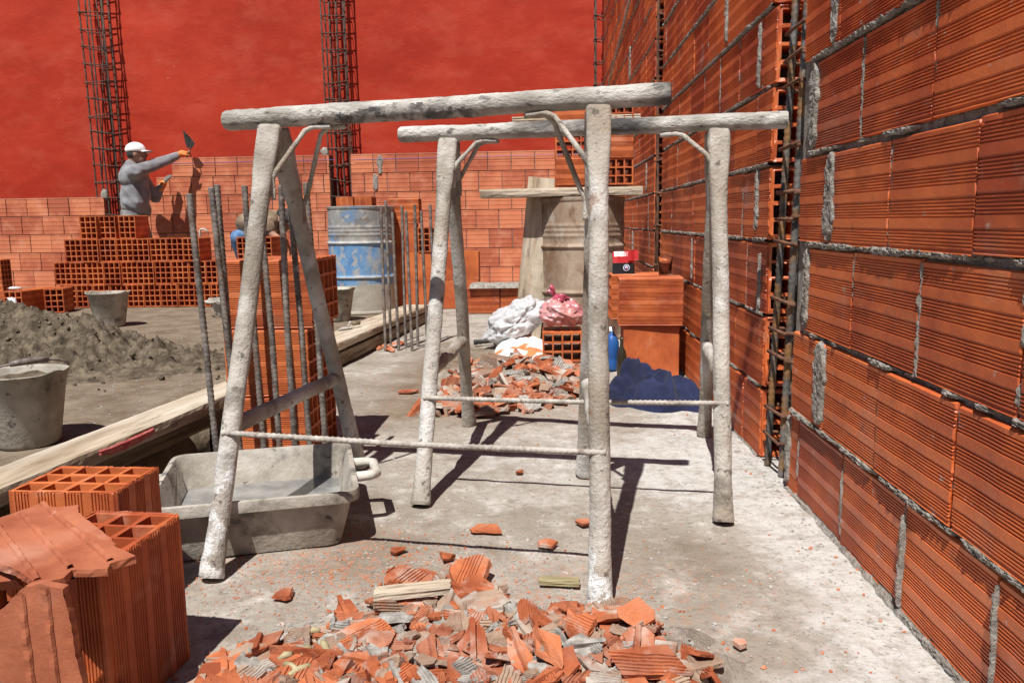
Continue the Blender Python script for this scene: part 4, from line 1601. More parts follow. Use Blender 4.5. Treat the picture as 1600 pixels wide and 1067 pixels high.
def settle(x, y, r, cap=.085):
    z = front_h(x, y) * .6
    for (a, b, q, t) in placed:
        d = math.hypot(a - x, b - y)
        if d < (q + r) * .55:
            z = max(z, t * .8 + .002)
    return min(z, cap)


KEY = [  # px, py, kind, variant, half, rz, tx, ty, label
    (733, 890, 'ridged', 1, (.050, .042), 1.35, .30, -.05, 'ridged shard propped at the top edge of the front rubble heap'),
    (636, 903, 'ridged', 2, (.045, .050), 1.05, .35, .25, 'triangular grooved shard leaning at the upper left of the front heap'),
    (725, 912, 'rib', 3, (.080, .030), -.35, .15, .05, 'long rough shard lying across the top of the front rubble heap'),
    (632, 962, 'flat', 4, (.075, .032), .33, .10, .05, 'long bright orange plate on the upper left of the front rubble heap'),
    (665, 1026, 'flat', 5, (.095, .042), -.35, .08, .10, 'largest smooth orange plate in the middle of the front rubble heap'),
    (663, 1000, 'ridged', 6, (.035, .028), .1, .22, .05, 'small grooved block shard above the largest plate of the front heap'),
    (750, 965, 'flat', 7, (.050, .030), -.2, .2, -.1, 'grey dusted orange plate under the top of the front rubble heap'),
    (868, 1000, 'rib', 8, (.060, .030), .75, .25, -.15, 'slanting dusty shard left of the front sawhorse foot'),
    (812, 1040, 'rib', 9, (.075, .022), -1.15, .35, .2, 'long narrow shard pointing towards the camera in the front heap'),
    (850, 1045, 'rib', 10, (.080, .022), -.95, .30, .15, 'second long narrow shard beside the one pointing at the camera'),
    (905, 1012, 'ridged', 11, (.036, .028), -.45, .25, .1, 'small grooved shard left of the upright shard in the front heap'),
    (995, 995, 'flat', 12, (.034, .036), .2, 1.0, .25, 'shard standing upright right of the front sawhorse foot'),
    (1030, 1038, 'ridged', 13, (.070, .020), .0, .25, .0, 'grooved strip shard at the right end of the front rubble heap'),
    (1068, 1026, 'flat', 14, (.052, .022), -.15, .15, .1, 'smooth flat shard at the far right of the front rubble heap'),
    (1010, 1062, 'corner', 15, (.110, .034), -.06, .3, .0, 'longest shard, a beam like piece at the lower right of the heap'),
    (412, 1032, 'flat', 16, (.070, .036), .45, .12, -.05, 'pale dusty plate at the left end of the front rubble heap'),
    (360, 1066, 'flat', 17, (.080, .050), .55, .05, .0, 'big orange plate in the lower left of the front rubble heap'),
    (565, 1000, 'flat', 18, (.060, .030), .6, .15, .1, 'orange plate left of the middle of the front rubble heap'),
    (530, 1050, 'flat', 19, (.065, .040), -.2, .1, .05, 'dusty pink plate at the lower middle of the front rubble heap'),
    (705, 1062, 'ridged', 20, (.060, .035), .15, .2, .05, 'grooved shard at the bottom edge under the largest plate'),
    (900, 975, 'rib', 21, (.060, .015), -.6, .3, .4, 'thin shard slanting down left of the white sawhorse foot'),
    (940, 985, 'flat', 22, (.050, .014), -.7, .5, .2, 'thin narrow shard touching the white sawhorse foot'),
]
for (px, py, kd, vr, hf, rz, tx, ty, lb) in KEY:
    g = G(px, py, .03)
    r_ = max(hf) * .8
    z = settle(g.x, g.y, r_, .06) + .006 + (.03 if 'upright' in lb else 0) + (.012 if tx > .28 else 0)
    shard((g.x, g.y, z), shard_data(kd, vr, hf, 6), rz, tx, ty, 1.0, lb)
    placed.append((g.x, g.y, r_ * .7, z + .012))
n_sh = 0
tries = 0
while n_sh < 165 and tries < 9000:
    tries += 1
    px, py = R.uniform(270, 1140), R.uniform(885, 1125)
    if not inpoly(px, py, POLY):
        continue
    if R.random() > .25 + .75 * smooth01(900, 1010, py):
        continue
    g = G(px, py, .02)
    kd = R.choice(['flat', 'flat', 'ridged', 'rib', 'rib', 'corner', 'ridged'])
    vr = R.randint(30, 36)
    hf = R.choice([(.062, .040), (.048, .034), (.034, .026), (.058, .024), (.040, .014), (.024, .016), (.018, .012), (.070, .042)])
    r_ = max(hf) * .8
    z = settle(g.x, g.y, r_, .038)
    if z > .035 and R.random() < .75:
        continue
    shard((g.x, g.y, z + .003), shard_data(kd, vr, hf, 6, R.random() < .28), R.uniform(0, 6.28), R.gauss(.04, .12), R.gauss(.02, .12), R.uniform(.7, 1.1), LS, GS, R.random() < .3)
    placed.append((g.x, g.y, r_ * .6, z + .012))
    n_sh += 1
# single pieces lying by themselves
for (px, py, kd, vr, hf, rz, sc, lb) in ((759, 827, 'flat', 51, (.036, .030), .2, 1, 'lone angular orange shard on the concrete between the sawhorse legs'), (857, 850, 'flat', 52, (.026, .018), .4, 1, 'small lone orange shard left of the front right leg'),
                                        (911, 817, 'flat', 53, (.014, .016), 1.2, 1, 'tiny orange shard touching the front right leg in view'), (446, 930, 'flat', 54, (.022, .020), .9, 1, 'lone pinkish shard on the floor right of the nearest brick'),
                                        (620, 861, 'rib', 55, (.020, .014), .2, 1, 'small broken bit on the floor above the front rubble heap'), (698, 872, 'rib', 56, (.026, .011), -.3, 1, 'narrow orange bit just above the front rubble heap'),
                                        (1158, 1006, 'flat', 57, (.013, .011), .5, 1, 'tiny pink shard alone on the pale concrete at the right'), (812, 738, 'flat', 58, (.012, .009), .5, 1, 'tiny orange chip on the concrete below the tie rod'),
                                        (640, 612, 'flat', 59, (.05, .03), .1, 1, 'flat orange shard behind the back sawhorse leg')):
    g = G(px, py, .004)
    shard((g.x, g.y, .003), shard_data(kd, vr, hf, 5), rz, R.gauss(0, .06), R.gauss(0, .06), sc, lb)

# the second heap, farther back
POLY2 = [(655, 640), (700, 600), (745, 568), (800, 560), (880, 562), (905, 575), (908, 612), (880, 622), (800, 632), (760, 640), (700, 640)]


def back_h(x, y):
    return math.exp(-((x + .20) / .30) ** 2 - ((y - 3.75) / .34) ** 2) * .085


fines('rubble_fines', 'grey crumbs under the back rubble heap', -.95, .5, 2.9, 4.7, back_h, CRUMBM, 110, 110)
n2 = 0
while n2 < 92:
    px, py = R.uniform(650, 910), R.uniform(556, 642)
    if not inpoly(px, py, POLY2):
        continue
    g = G(px, py, .03)
    hf = R.choice([(.06, .036), (.05, .032), (.042, .02), (.036, .026)])
    shard((g.x, g.y, back_h(g.x, g.y) * .75 + R.uniform(.004, .03)), shard_data(R.choice(['flat', 'ridged', 'rib', 'corner', 'flat']), R.randint(30, 36), hf, 6, R.random() < .3), R.uniform(0, 6.28), R.gauss(0, .32), R.gauss(0, .32), R.uniform(1.0, 1.45),
          'broken orange clay shard lying in the back rubble heap', 'shards of the back rubble heap', R.random() < .3)
    n2 += 1
for k, (px, py) in enumerate(((590, 545), (603, 543), (618, 541), (611, 548), (627, 538))):
    g = G(px, py, 0)
    shard((g.x, g.y, .006), shard_data('flat', 30 + k, (.05, .032), 6), R.uniform(0, 6), .2, .2, .8, 'small clay shard at the feet of the thin starter bars', 'clay shards at the thin starter bars')

# the crushed remainder between the shards, past counting
def crushed(label, base, count, spot, smin, smax):
    mb = MB()
    tries_ = 0
    while count > 0 and tries_ < 20000:
        tries_ += 1
        p_ = spot()
        if p_ is None:
            continue
        me = shard_data(R.choice(['flat', 'rib', 'ridged', 'corner']), R.randint(30, 36), R.choice([(.024, .016), (.018, .012), (.034, .026)]), 6)
        M = Matrix.Translation(p_) @ Euler((R.gauss(0, .35), R.gauss(0, .35), R.uniform(0, 6.28))).to_matrix().to_4x4() @ Matrix.Scale(R.uniform(smin, smax), 4)
        mb.add([M @ v.co for v in me.vertices], [tuple(f.vertices) for f in me.polygons], 0, 0 if R.random() < .5 else (1 if R.random() < .75 else 2))
        count -= 1
    o = obj('crushed_clay', mb, [CLAYB, CLAYD, PEBBLE], base=base)
    o['kind'] = 'stuff'
    o['label'] = label


def spot_front():
    px, py = R.uniform(280, 1130), R.uniform(895, 1120)
    if not inpoly(px, py, POLY) or R.random() > .2 + .8 * smooth01(900, 990, py):
        return None
    g = G(px, py, .02)
    return V((g.x, g.y, front_h(g.x, g.y) * .7 + R.uniform(.004, .022)))


def spot_back():
    px, py = R.uniform(650, 910), R.uniform(556, 640)
    if not inpoly(px, py, POLY2):
        return None
    g = G(px, py, .03)
    return V((g.x, g.y, back_h(g.x, g.y) * .72 + R.uniform(.004, .02)))


crushed('crushed bits of clay and mortar filling the front rubble heap', (-.1, 1.25, 0), 420, spot_front, .5, 1.1)
crushed('crushed bits of clay and mortar filling the back rubble heap', (-.2, 3.75, 0), 260, spot_back, .9, 1.9)

# loose grit over the floor
gm = MB()


def chip(p, s, mi):
    vs = [p + V((R.uniform(.5, 1) * s * a, R.uniform(.5, 1) * s * b, R.uniform(.2, .9) * s * c)) for (a, b, c) in ((1, 0, 0), (-1, 0, 0), (0, 1, 0), (0, -1, 0), (.2, .2, 1), (-.1, -.2, -.4))]
    gm.add(vs, [(0, 2, 4), (2, 1, 4), (1, 3, 4), (3, 0, 4), (2, 0, 5), (1, 2, 5), (3, 1, 5), (0, 3, 5)], 0, mi)


for (n_, cx0, cy0, sx, sy, s0, s1, po) in ((2600, -.48, 1.66, .22, .13, .0012, .005, .55), (1500, -.10, 1.52, .40, .16, .0012, .0055, .35), (1600, -.2, 2.1, .55, .45, .001, .004, .25), (500, .38, 1.6, .16, .35, .0008, .003, .15),
                                           (900, -.1, 3.6, .5, .5, .002, .008, .5), (700, -1.9, 3.6, .8, 1.2, .003, .010, .05), (700, .63, 2.2, .03, 1.2, .002, .007, .1), (500, .05, 1.40, .12, .06, .0015, .007, .2), (1500, -.12, 1.26, .22, .11, .002, .009, .5), (500, 0, 3.2, 1.0, 1.2, .001, .005, .2)):
    for _ in range(n_):
        x, y = R.gauss(cx0, sx), R.gauss(cy0, sy)
        if x > .672 or y < .8:
            continue
        s = s0 + (s1 - s0) * R.random() ** 2.2
        chip(V((x, y, (front_h(x, y) * .66 if front_h(x, y) > .03 else gh(x, y)) + s * .18)), s, 0 if R.random() < po else 1)
o = obj('grit', gm, [CLAYB, PEBBLE])
o['kind'] = 'stuff'
o['label'] = 'fine orange and grey grit scattered over the concrete floor'

# mortar crust along the foot of the right wall
for (y0_, y1_) in ((.6, 2.2), (2.52, 4.58)):
    fm = MB()

    def fP(i, j):
        y = y0_ + (y1_ - y0_) * i / 220
        v = j / 8
        wdt = .014 + .014 * noise.noise(V((y * 5, 3, 0))) + .008 * noise.noise(V((y * 30, 8, 0)))
        x = WX + .004 - v * wdt
        z = .013 * (1 - v) ** 1.5 * (1 + .8 * noise.noise(V((y * 25, v * 3, 0)))) - (.01 if j == 8 else 0) + .004 * noise.noise(V((y * 90, v * 8, 2)))
        return V((x, y, z))
    fm.grid(fP, 220, 8)
    o = obj('mortar_droppings', fm, MORTAR, base=(WX, y0_, 0), smooth=True)
    o['kind'] = 'stuff'
    o['label'] = 'grey mortar droppings along the foot of the right wall'

# wood bits in and by the front heap
a, b = G(585, 922, .055), G(704, 909, .065)
plank('wood_splinter', 'pale splintered stick lying on the upper left of the front heap', a, b, .034, .016, WOOD, seed=31, cat='stick')
a, b = G(843, 902, .014), G(905, 905, .014)
plank('wood_splinter', 'short old wood chip on the floor left of the white sawhorse foot', a, b, .020, .012, STRAW, seed=33, cat='stick')
for k, (pa, pb) in enumerate((((436, 1030), (456, 1022)), ((452, 1055), (484, 1040)), ((478, 990), (500, 985)), ((500, 1000), (512, 1018)), ((488, 1012), (470, 1022)), ((447, 1038), (466, 1048)))):
    a, b = G(*pa, .045), G(*pb, .05)
    q = MB().tube([a, a.lerp(b, .5) + V((0, 0, .004)), b], .0055, 8, fn=lambda i, an, p, qq: 1 + .5 * fb(p, 80))
    tag(obj('dry_stalk', q, STRAW, base=a, smooth=True), 'crushed yellowish stalk among the shards at the left of the front heap', 'stalk', 'crushed stalks in the front heap')
g = G(1108, 1040, .01)
for k, (px, py, s, lb) in enumerate(((1107, 1040, .014, 'grey mortar lump at the right end of the front rubble heap'), (800, 962, .016, 'grey mortar lump among the shards left of the sawhorse foot'), (812, 975, .012, 'smaller grey mortar lump just below the other by the sawhorse foot'),
                                     (757, 985, .014, 'grey mortar lump in the middle of the front rubble heap'), (700, 962, .011, 'grey mortar lump by the long bright plate in the front heap'))):
    g = G(px, py, .03)
    tag(obj('mortar_lump', MB().ball((g.x, g.y, .008 if k == 0 else .04), s, 14, 10, fn=lambda q: 1 + .4 * fb(q, 2.2, k * 3)), PEBBLE, base=g, smooth=True), lb, 'mortar lump')

# ------------------------------------------------------------------ broken slab and leaning shell at the lower left
def outline_slab(name, label, pts, th, ribs, material, M=None):
    """flat broken piece; pts is its outline on top (world), ribs are lines of broken web standing on it"""
    bm = bmesh.new()
    pts = [V(p) for p in pts]
    dn = (pts[1] - pts[0]).cross(pts[2] - pts[0]).normalized()
    if abs(dn.z) > .5:
        dn = dn if dn.z > 0 else -dn
    elif dn.y > 0:
        dn = -dn
    rough_ = []
    for i, p in enumerate(pts):
        q = pts[(i + 1) % len(pts)]
        k = max(2, int((q - p).length / .008))
        nrm = (q - p).cross(dn).normalized()
        for a in range(k):
            t = a / k
            rough_.append(p.lerp(q, t) + nrm * (.0012 * noise.noise((p.lerp(q, t)) * 60) + .0022 * noise.noise(p.lerp(q, t) * 190)) * (1 if a else .3))
    top = [bm.verts.new(p) for p in rough_]
    mid = [bm.verts.new(p - dn * th * .5 + V((R.uniform(-1, 1), R.uniform(-1, 1), 0)) * .0012) for p in rough_]
    bot = [bm.verts.new(p - dn * th) for p in rough_]
    bm.faces.new(top)
    bm.faces.new(bot[::-1])
    n = len(top)
    for A, B in ((top, mid), (mid, bot)):
        for i in range(n):
            bm.faces.new((A[i], B[i], B[(i + 1) % n], A[(i + 1) % n]))
    bmesh.ops.triangulate(bm, faces=[f for f in bm.faces if len(f.verts) > 4])
    sgn = 1
    for (a, b, hgt, wdt, s_) in ribs:
        a, b = V(a), V(b)
        d = (b - a).normalized()
        sdv = d.cross(dn).normalized()
        k = int((b - a).length / .006)
        rows_ = []
        for i in range(k + 1):
            c = a.lerp(b, i / k)
            h_ = hgt * (.7 + .5 * noise.noise(c * 60 + V((0, 0, 3))))
            w_ = wdt * (1 + .25 * noise.noise(c * 50))
            rows_.append([bm.verts.new(c - sdv * w_ - dn * s_ * -.001), bm.verts.new(c - sdv * w_ * .6 + dn * s_ * h_), bm.verts.new(c + sdv * w_ * .6 + dn * s_ * h_ * .8), bm.verts.new(c + sdv * w_ + dn * s_ * -.001)])
        for u, v_ in zip(rows_[:-1], rows_[1:]):
            for j in range(3):
                bm.faces.new((u[j], u[j + 1], v_[j + 1], v_[j]))
    bmesh.ops.recalc_face_normals(bm, faces=bm.faces)
    base = sum(pts, V()) / len(pts)
    for v in bm.verts:
        v.co -= base
    me = bpy.data.meshes.new(name)
    bm.to_mesh(me)
    bm.free()
    me.materials.append(material)
    o = bpy.data.objects.new(name, me)
    o.location = base
    COL.objects.link(o)
    return tag(o, label, 'brick shard')


ZS = lambda px, py, z: G(px, py, z)
SLABM = mat('inner_clay', (.28, .072, .030), (.43, .138, .066), 7, .75, bump=.25, bscale=60, spots=[((.52, .26, .18), 5, .6, .1, .6), ((.60, .48, .42), 16, .68, .05, .4), ((.50, .15, .05), 9, .64, .05, .7)])
top_pts = [ZS(-10, 812, .281), ZS(64, 786, .281), ZS(100, 812, .281), ZS(150, 838, .281), ZS(212, 868, .281), ZS(172, 880, .281), ZS(168, 888, .281), ZS(112, 890, .281), ZS(100, 902, .281), ZS(60, 913, .281), ZS(24, 888, .281), ZS(-30, 872, .281)]
dnv = (top_pts[1] - top_pts[0]).cross(top_pts[4] - top_pts[0])
sgn_ = 1 if dnv.z > 0 else -1
outline_slab('brick_shard', 'broken ribbed clay slab lying flat on top of the nearest bricks', top_pts, .011,
             [(ZS(32, 802, .281), ZS(110, 888, .281), .007, .005, 1), (ZS(-4, 822, .281), ZS(58, 906, .281), .007, .005, 1), (ZS(66, 788, .281), ZS(172, 876, .281), .008, .005, 1)], SLABM)
outline_slab('brick_shard', 'ragged shard lying behind the ribbed slab on the nearest brick', [ZS(64, 790, .272), ZS(92, 792, .274), ZS(122, 788, .275), ZS(122, 800, .273), ZS(170, 838, .270), ZS(182, 850, .268), ZS(140, 850, .266), ZS(90, 830, .266)], .010, [], SLABM)
outline_slab('brick_shard', 'small pale shard under the left end of the ribbed slab', [ZS(-10, 888, .262), ZS(26, 892, .262), ZS(24, 905, .255), ZS(-10, 910, .255)], .02, [], SLABM)
lp = [PY(-20, 965, .965), PY(6, 948, .965), PY(26, 928, .965), PY(40, 916, .965), PY(62, 912, .965), PY(98, 920, .965), PY(112, 985, .965), PY(130, 1080, .965), PY(140, 1175, .965), PY(-20, 1175, .965)]
outline_slab('brick_shard', 'broken clay shell leaning upright at the lower left corner', lp, .013, [(PY(32, 928, .965), PY(62, 1170, .965), .006, .006, 1), (PY(70, 918, .965), PY(100, 1170, .965), .006, .006, 1)], SLABM)
brick((-.905, 1.11, .128), Z, V((.05, 1, 0)), 'upright brick hidden under the slab at the lower left corner', None, 'fine', .01)
outline_slab('brick_shard', 'small lit shard leaning against the foot of the nearest brick', [PY(168, 1040, 1.10), PY(205, 1085, 1.08), PY(230, 1130, 1.06), PY(160, 1130, 1.07)], .012, [], SLABM)


# ------------------------------------------------------------------ bags, cloth, packets by the right wall
def blob(c, r, fn, nu=128, nv=90, M=None):
    return MB().ball(c, r, nu, nv, fn=fn, M=M)


yb_ = yk + .13
pc = PY(881, 494, yb_)


def pink(q):
    an = math.atan2(q.y, q.x)
    f = 1 + .16 * fb(q, 1.3, 3) + .16 * (.35 - math.sqrt(abs(noise.noise(V((an * 2.2 + q.z, q.z * 1.5, 1)))))) + .06 * (.4 - math.sqrt(abs(noise.noise(q * 4.5)))) + .02 * fb(q, 8, 2)
    f *= 1 + .07 * math.sin(an * 11 + 5 * q.z) * max(0, q.z) ** 1.2
    if q.z < -.6:
        f *= .6 / -q.z * 1.02
    for (sc_, o_, am) in ((1.4, 2, .06), (2.3, 5, .03)):
        n_ = noise.noise(V((q.x * sc_ + .5 * q.z, q.y * sc_, q.z * sc_ * .55 + o_)))
        f -= am * max(0, 1 - 5 * abs(n_))
    f *= 1 - .28 * max(0, q.x + q.z - .75)
    return f


t = thing('plastic_bag', 'full pink plastic bag with a knotted top on the hollow brick', 'bag', (pc.x, pc.y, .157))
obj('bag_body', blob((pc.x, pc.y, .157 + .088), (.135, .12, .092), pink), PBAG, t, smooth=True)
kt = MB()
zt_ = .157 + .155
kp = PY(872, 470, yb_ - .02)
kt.tube([V((pc.x - .03, pc.y, zt_)), V((pc.x - .04, pc.y, zt_ + .022)), V((pc.x - .05, pc.y, zt_ + .034))], [.060, .022, .014], 20, fn=lambda i, a, p, q: 1 + .25 * math.sin(a * 6))
for (dx, dy, dz) in ((-.035, .0, .038), (.055, -.02, -.02)):
    a = V((pc.x - .05, pc.y, zt_ + .034))
    kt.tube([a, a + V((dx * .4, dy * .4, dz * .6 + .006)), a + V((dx * .9, dy, dz))], [.008, .017, .024], 30, fn=lambda i, an, p, q: .12 + .95 * abs(math.cos(an)) ** 1.5 + .3 * math.sin(an * 7) * (i / 2))
obj('knot', kt, PKNOT, t, smooth=True)
yw = 4.72
pw_ = PY(806, 498, yw)


def whitef(q):
    f = 1 + .20 * fb(q, 1.3, 8) + .06 * abs(noise.noise(q * 3.2)) * 2 + .035 * fb(q, 7, 1)
    an = math.atan2(q.z, q.x)
    f *= 1 + .05 * math.sin(an * 7 + q.y * 4)
    for (sc_, o_, am) in ((1.1, 4, .09), (1.9, 7, .04)):
        n_ = noise.noise(V((q.x * sc_, q.y * sc_ * 1.3 + q.x, q.z * sc_ + o_)))
        f -= am * max(0, 1 - 4.5 * abs(n_))
    return f


Mw = Matrix.Rotation(-.62, 3, 'Y')
tag(obj('plastic_bag', blob((pw_.x + .0, yw, .155), (.20, .13, .115), whitef, M=Matrix.Rotation(-.55, 3, 'Y')), WBAG, base=(pw_.x, yw, 0), smooth=True), 'crumpled white plastic bag slumped beside the pink bag', 'bag')
sk = MB()
sx0, sx1 = PY(772, 530, 4.5).x, PY(862, 530, 4.5).x


def sackP(i, j):
    u, v = i / 50 * 2 - 1, j / 30 * 2 - 1
    e = max(0, 1 - abs(u) ** 3) * max(0, 1 - abs(v) ** 3)
    x = (sx0 + sx1) / 2 + u * (sx1 - sx0) / 2 * (1 + .06 * noise.noise(V((v * 2, 1, 0))))
    y = 4.53 + v * .22 + .02 * noise.noise(V((u * 3, 5, 0)))
    z = .055 * e ** .5 + .06 * e * smooth01(-.2, 1, v) + .016 * fb(V((u * 2.4, v * 2, 0))) * e - .004
    return V((x, y, z))


sk.grid(sackP, 50, 30)
tag(obj('paper_sack', sk, SACK, base=((sx0 + sx1) / 2, 4.53, 0), smooth=True), 'flattened white sack with an orange print under the white bag', 'sack')
a, b = G(741, 535, .022), G(800, 529, .03)
tb = MB()
tb.tube([a + (b - a) * (i / 30) for i in range(31)], [.014] * 31, 12, fn=lambda i, an, p, q: 1 + .10 * math.sin(i * 1.6) + (.12 if i < 3 else 0))
tag(obj('tool_grip', tb, RUBBER, base=a, smooth=True), 'black ribbed tool handle sticking out from under the white sack', 'tool')
a, b = G(786, 547, .018), G(852, 541, .02)
tb = MB().tube([a.lerp(b, i / 20) for i in range(21)], [.02, .022, .022, .020, .014, .010] + [.012] * 15, 12, fn=lambda i, an, p, q: 1 + .08 * fb(p, 30))
tag(obj('hammer', tb, DARKMETAL, base=a, smooth=True), 'dusty dark hammer lying beside the hollow brick under the bag', 'tool')

# navy cloth
nx0, nx1 = PY(956, 640, 3.2).x, PY(1094, 640, 3.2).x
cx0 = (nx0 + nx1) / 2
nv = MB()


ROLLS = [((-.80, -.05), (.05, -.30), .36, .092), ((-.35, .62), (.30, -.30), .27, .118), ((.0, -.42), (.74, -.25), .36, .098), ((.15, .25), (.74, .20), .34, .098), ((-.50, .62), (-.18, .42), .26, .135), ((-.75, .15), (-.25, .25), .3, .07)]


def navyP(i, j):
    u, v = i / 165 * 2.3 - 1.15, j / 105 * 2.3 - 1.15
    uu = u + .10 * noise.noise(V((u * 2.5, v * 2.5, 1)))
    vv = v + .12 * noise.noise(V((u * 2.5, v * 2.5, 6)))
    zs = []
    for (a, b, w_, h_) in ROLLS:
        ax, ay = b[0] - a[0], b[1] - a[1]
        t_ = max(0, min(1, ((uu - a[0]) * ax + (vv - a[1]) * ay) / (ax * ax + ay * ay)))
        dd = math.hypot(uu - a[0] - ax * t_, (vv - a[1] - ay * t_) * .9) / w_
        zs.append(h_ * (1 - dd ** 2) ** .6 if dd < 1 else -.012 * min(1, (dd - 1) * 4))
    z = max(zs)
    if z > 0:
        z = sum(max(0, q_) ** 5 for q_ in zs) ** .2
        w1 = u * 3.1 + v * 2.2
        z *= 1 + .45 * (.25 - abs(noise.noise(V((w1 * .8, v * 1.6 - u, 3))))) * 2 + .10 * noise.noise(V((w1 * 2.0, v * 4, 8)))
        for (fx, fy, sd_, am) in ((.9, 1.7, 3, .014), (1.6, 1.0, 11, .008)):
            n_ = noise.noise(V((u * fx + v * .9 + .3 * noise.noise(V((u * 3, v * 3, 2))), v * fy - u * .7, sd_)))
            z -= am * max(0, 1 - 4 * abs(n_)) ** 2 * min(1, z * 18)
    return V((cx0 + u * (nx1 - nx0) / 2, 3.26 + v * .21 - .03 * u, z - .003))


nv.grid(navyP, 165, 105)
tag(obj('crumpled_cloth', nv, NAVY, base=(cx0, 3.24, 0), smooth=True), 'crumpled navy work clothes lying on the floor by the upright brick', 'clothes')

# red packet with a round emblem
zb2 = .2605 + .224
pk = PY(974, 412, y3 - .02)
t = thing('coffee_packet', 'red and black foil packet with a round emblem on the back brick', 'packet', (pk.x, y3 - .02, zb2))
mb = MB()
wb_, db = .108, .055


def pkP(i, j):
    pass


for (z0_, z1_, k0, k1, mi) in ((0, .054, 1, 1, 0), (.054, .058, 1, 1, 1), (.058, .086, 1, .9, 1), (.086, .110, .9, .35, 1)):
    n = 24
    vs = []
    for (z, k) in ((z0_, k0), (z1_, k1)):
        for q in rrect([V((wb_ / 2, -db / 2 * k)), V((wb_ / 2, db / 2 * k)), V((-wb_ / 2, db / 2 * k)), V((-wb_ / 2, -db / 2 * k))], .012, 5):
            vs.append(V((pk.x + q.x + .003 * noise.noise(V((q.x * 40, z * 40, 1))), y3 - .02 + q.y + .004 * noise.noise(V((q.x * 30, z * 50, 3))), zb2 + z)))
    n = len(vs) // 2
    mb.add(vs, [(j, (j + 1) % n, n + (j + 1) % n, n + j) for j in range(n)] + ([tuple(n + j for j in range(n))] if z1_ > .12 else []), 0, mi)
obj('pouch', mb, [BLACKPK, REDPK], t, smooth=True)
fl_ = MB()
fl_.grid(lambda i, j: V((pk.x + .02 + .05 * i / 8, y3 - .05 - .012 * math.sin(i * .9) * .5, zb2 + .066 + .05 * j / 6 + .008 * noise.noise(V((i * .6, j * .6, 2))))), 8, 6)
obj('torn_flap', fl_, REDPK, t, smooth=True)
em = MB()
ce = V((pk.x + .012, y3 - .02 - db / 2 - .0045, zb2 + .031))
n = 28
em.add([ce] + [ce + V((.0165 * math.cos(2 * PI * k / n), 0, .0165 * math.sin(2 * PI * k / n))) for k in range(n)], [(0, 1 + k, 1 + (k + 1) % n) for k in range(n)], 0, 0)
for (r_, dx, dz, mi, dy) in ((.013, 0, 0, 1, -.0012), (.0075, 0, .002, 0, -.0020), (.0045, 0, -.004, 2, -.0026)):
    c2_ = ce + V((dx, dy, dz))
    em.add([c2_] + [c2_ + V((r_ * math.cos(2 * PI * k / n), 0, r_ * math.sin(2 * PI * k / n))) for k in range(n)], [(0, 1 + k, 1 + (k + 1) % n) for k in range(n)], 0, mi)
obj('emblem', em, [WHITEPK, BLUEPK, REDPK], t)
# glass of drink
pg = PY(1039, 430, yr + .15)
pg.z = .2605 + .224
t = thing('drinking_glass', 'clear glass half full of brown drink on the large grooved brick', 'glass', pg)
gl = MB().lathe([(0, .0), (.028, .0), (.030, .003), (.036, .088), (.0375, .09), (.0345, .088), (.0285, .008), (0, .007)], pg, 40)
obj('tumbler', gl, GLASS, t, smooth=True)
dr = MB().lathe([(0, .0085), (.0276, .0085), (.0318, .055), (0, .055)], pg, 40)
obj('drink', dr, TEA, t, smooth=True)
# bottles behind the upright brick
pb = G(966, 578, 0)
t = thing('plastic_bottle', 'blue plastic bottle standing behind the front sawhorse leg', 'bottle', (pb.x - .0, pb.y + .12, 0))
c_ = V((PY(956, 540, 4.0).x, 4.0, 0))
t.location = c_
t['org'] = tuple(c_)
obj('bottle_body', MB().lathe([(0, 0), (.033, 0), (.036, .01), (.036, .05), (.033, .06), (.036, .07), (.036, .14), (.024, .17), (.012, .185), (.012, .20), (0, .20)], c_, 28), BLUEP, t, smooth=True)
obj('cap', MB().lathe([(.014, .197), (.014, .218), (0, .219)], c_, 20), WHITEPK, t, smooth=True)
c_ = V((PY(972, 560, 3.78).x - .006, 3.72, 0))
tag(obj('glass_bottle', MB().lathe([(0, 0), (.022, 0), (.024, .006), (.024, .12), (.02, .145), (.011, .165), (.010, .19), (.012, .195), (.012, .205), (0, .205)], c_, 28), DKGLASS, base=c_, smooth=True), 'dark glass bottle standing at the left side of the upright brick', 'bottle')

# ------------------------------------------------------------------ small things at the back
a = G(325, 474)
hk = PY(312, 362, a.y)
pts = [a + V((0, 0, .01)), hk, hk + V((.012, 0, .022)), hk + V((.05, 0, .022)), hk + V((.09, -.02, -.006))]
tag(obj('bent_rod', MB().tube(pts, [.012, .012, .011, .010, .008], 8), STEELROD, base=a, smooth=True), 'grey rod with a hooked top standing in the small far trough', 'tool')
rd = MB().tube([V((.655, 5.3, 2.53)), V((.650, 7.2, 2.27)), V((.655, 9.3, 1.97))], .012, 8)
tag(obj('steel_rod', rd, STEELROD, base=(.655, 7.2, 2.27), smooth=True), 'thin grey rod fixed slantwise high on the far right wall', 'rod')
p = PY(152, 302, FY0 + .15)
lm = MB().ball(fwall_pt(p.x, p.z - .02, .05), (.045, .02, .08), 14, 10, fn=lambda q: 1 + .25 * fb(q, 2))
tag(obj('mortar_lump', lm, MORTAR, base=fwall_pt(p.x, p.z, .05), smooth=True), 'white lump on the end of the low left block wall', 'lump')
p = PY(506, 238, FY0 + .15)
lm = MB().ball(fwall_pt(p.x, p.z, .05), (.05, .03, .06), 14, 10, fn=lambda q: 1 + .3 * fb(q, 2, 5))
tag(obj('mortar_lump', lm, MORTAR, base=fwall_pt(p.x, p.z, .05), smooth=True), 'grey lump on the block wall left of the middle bar cage', 'lump')
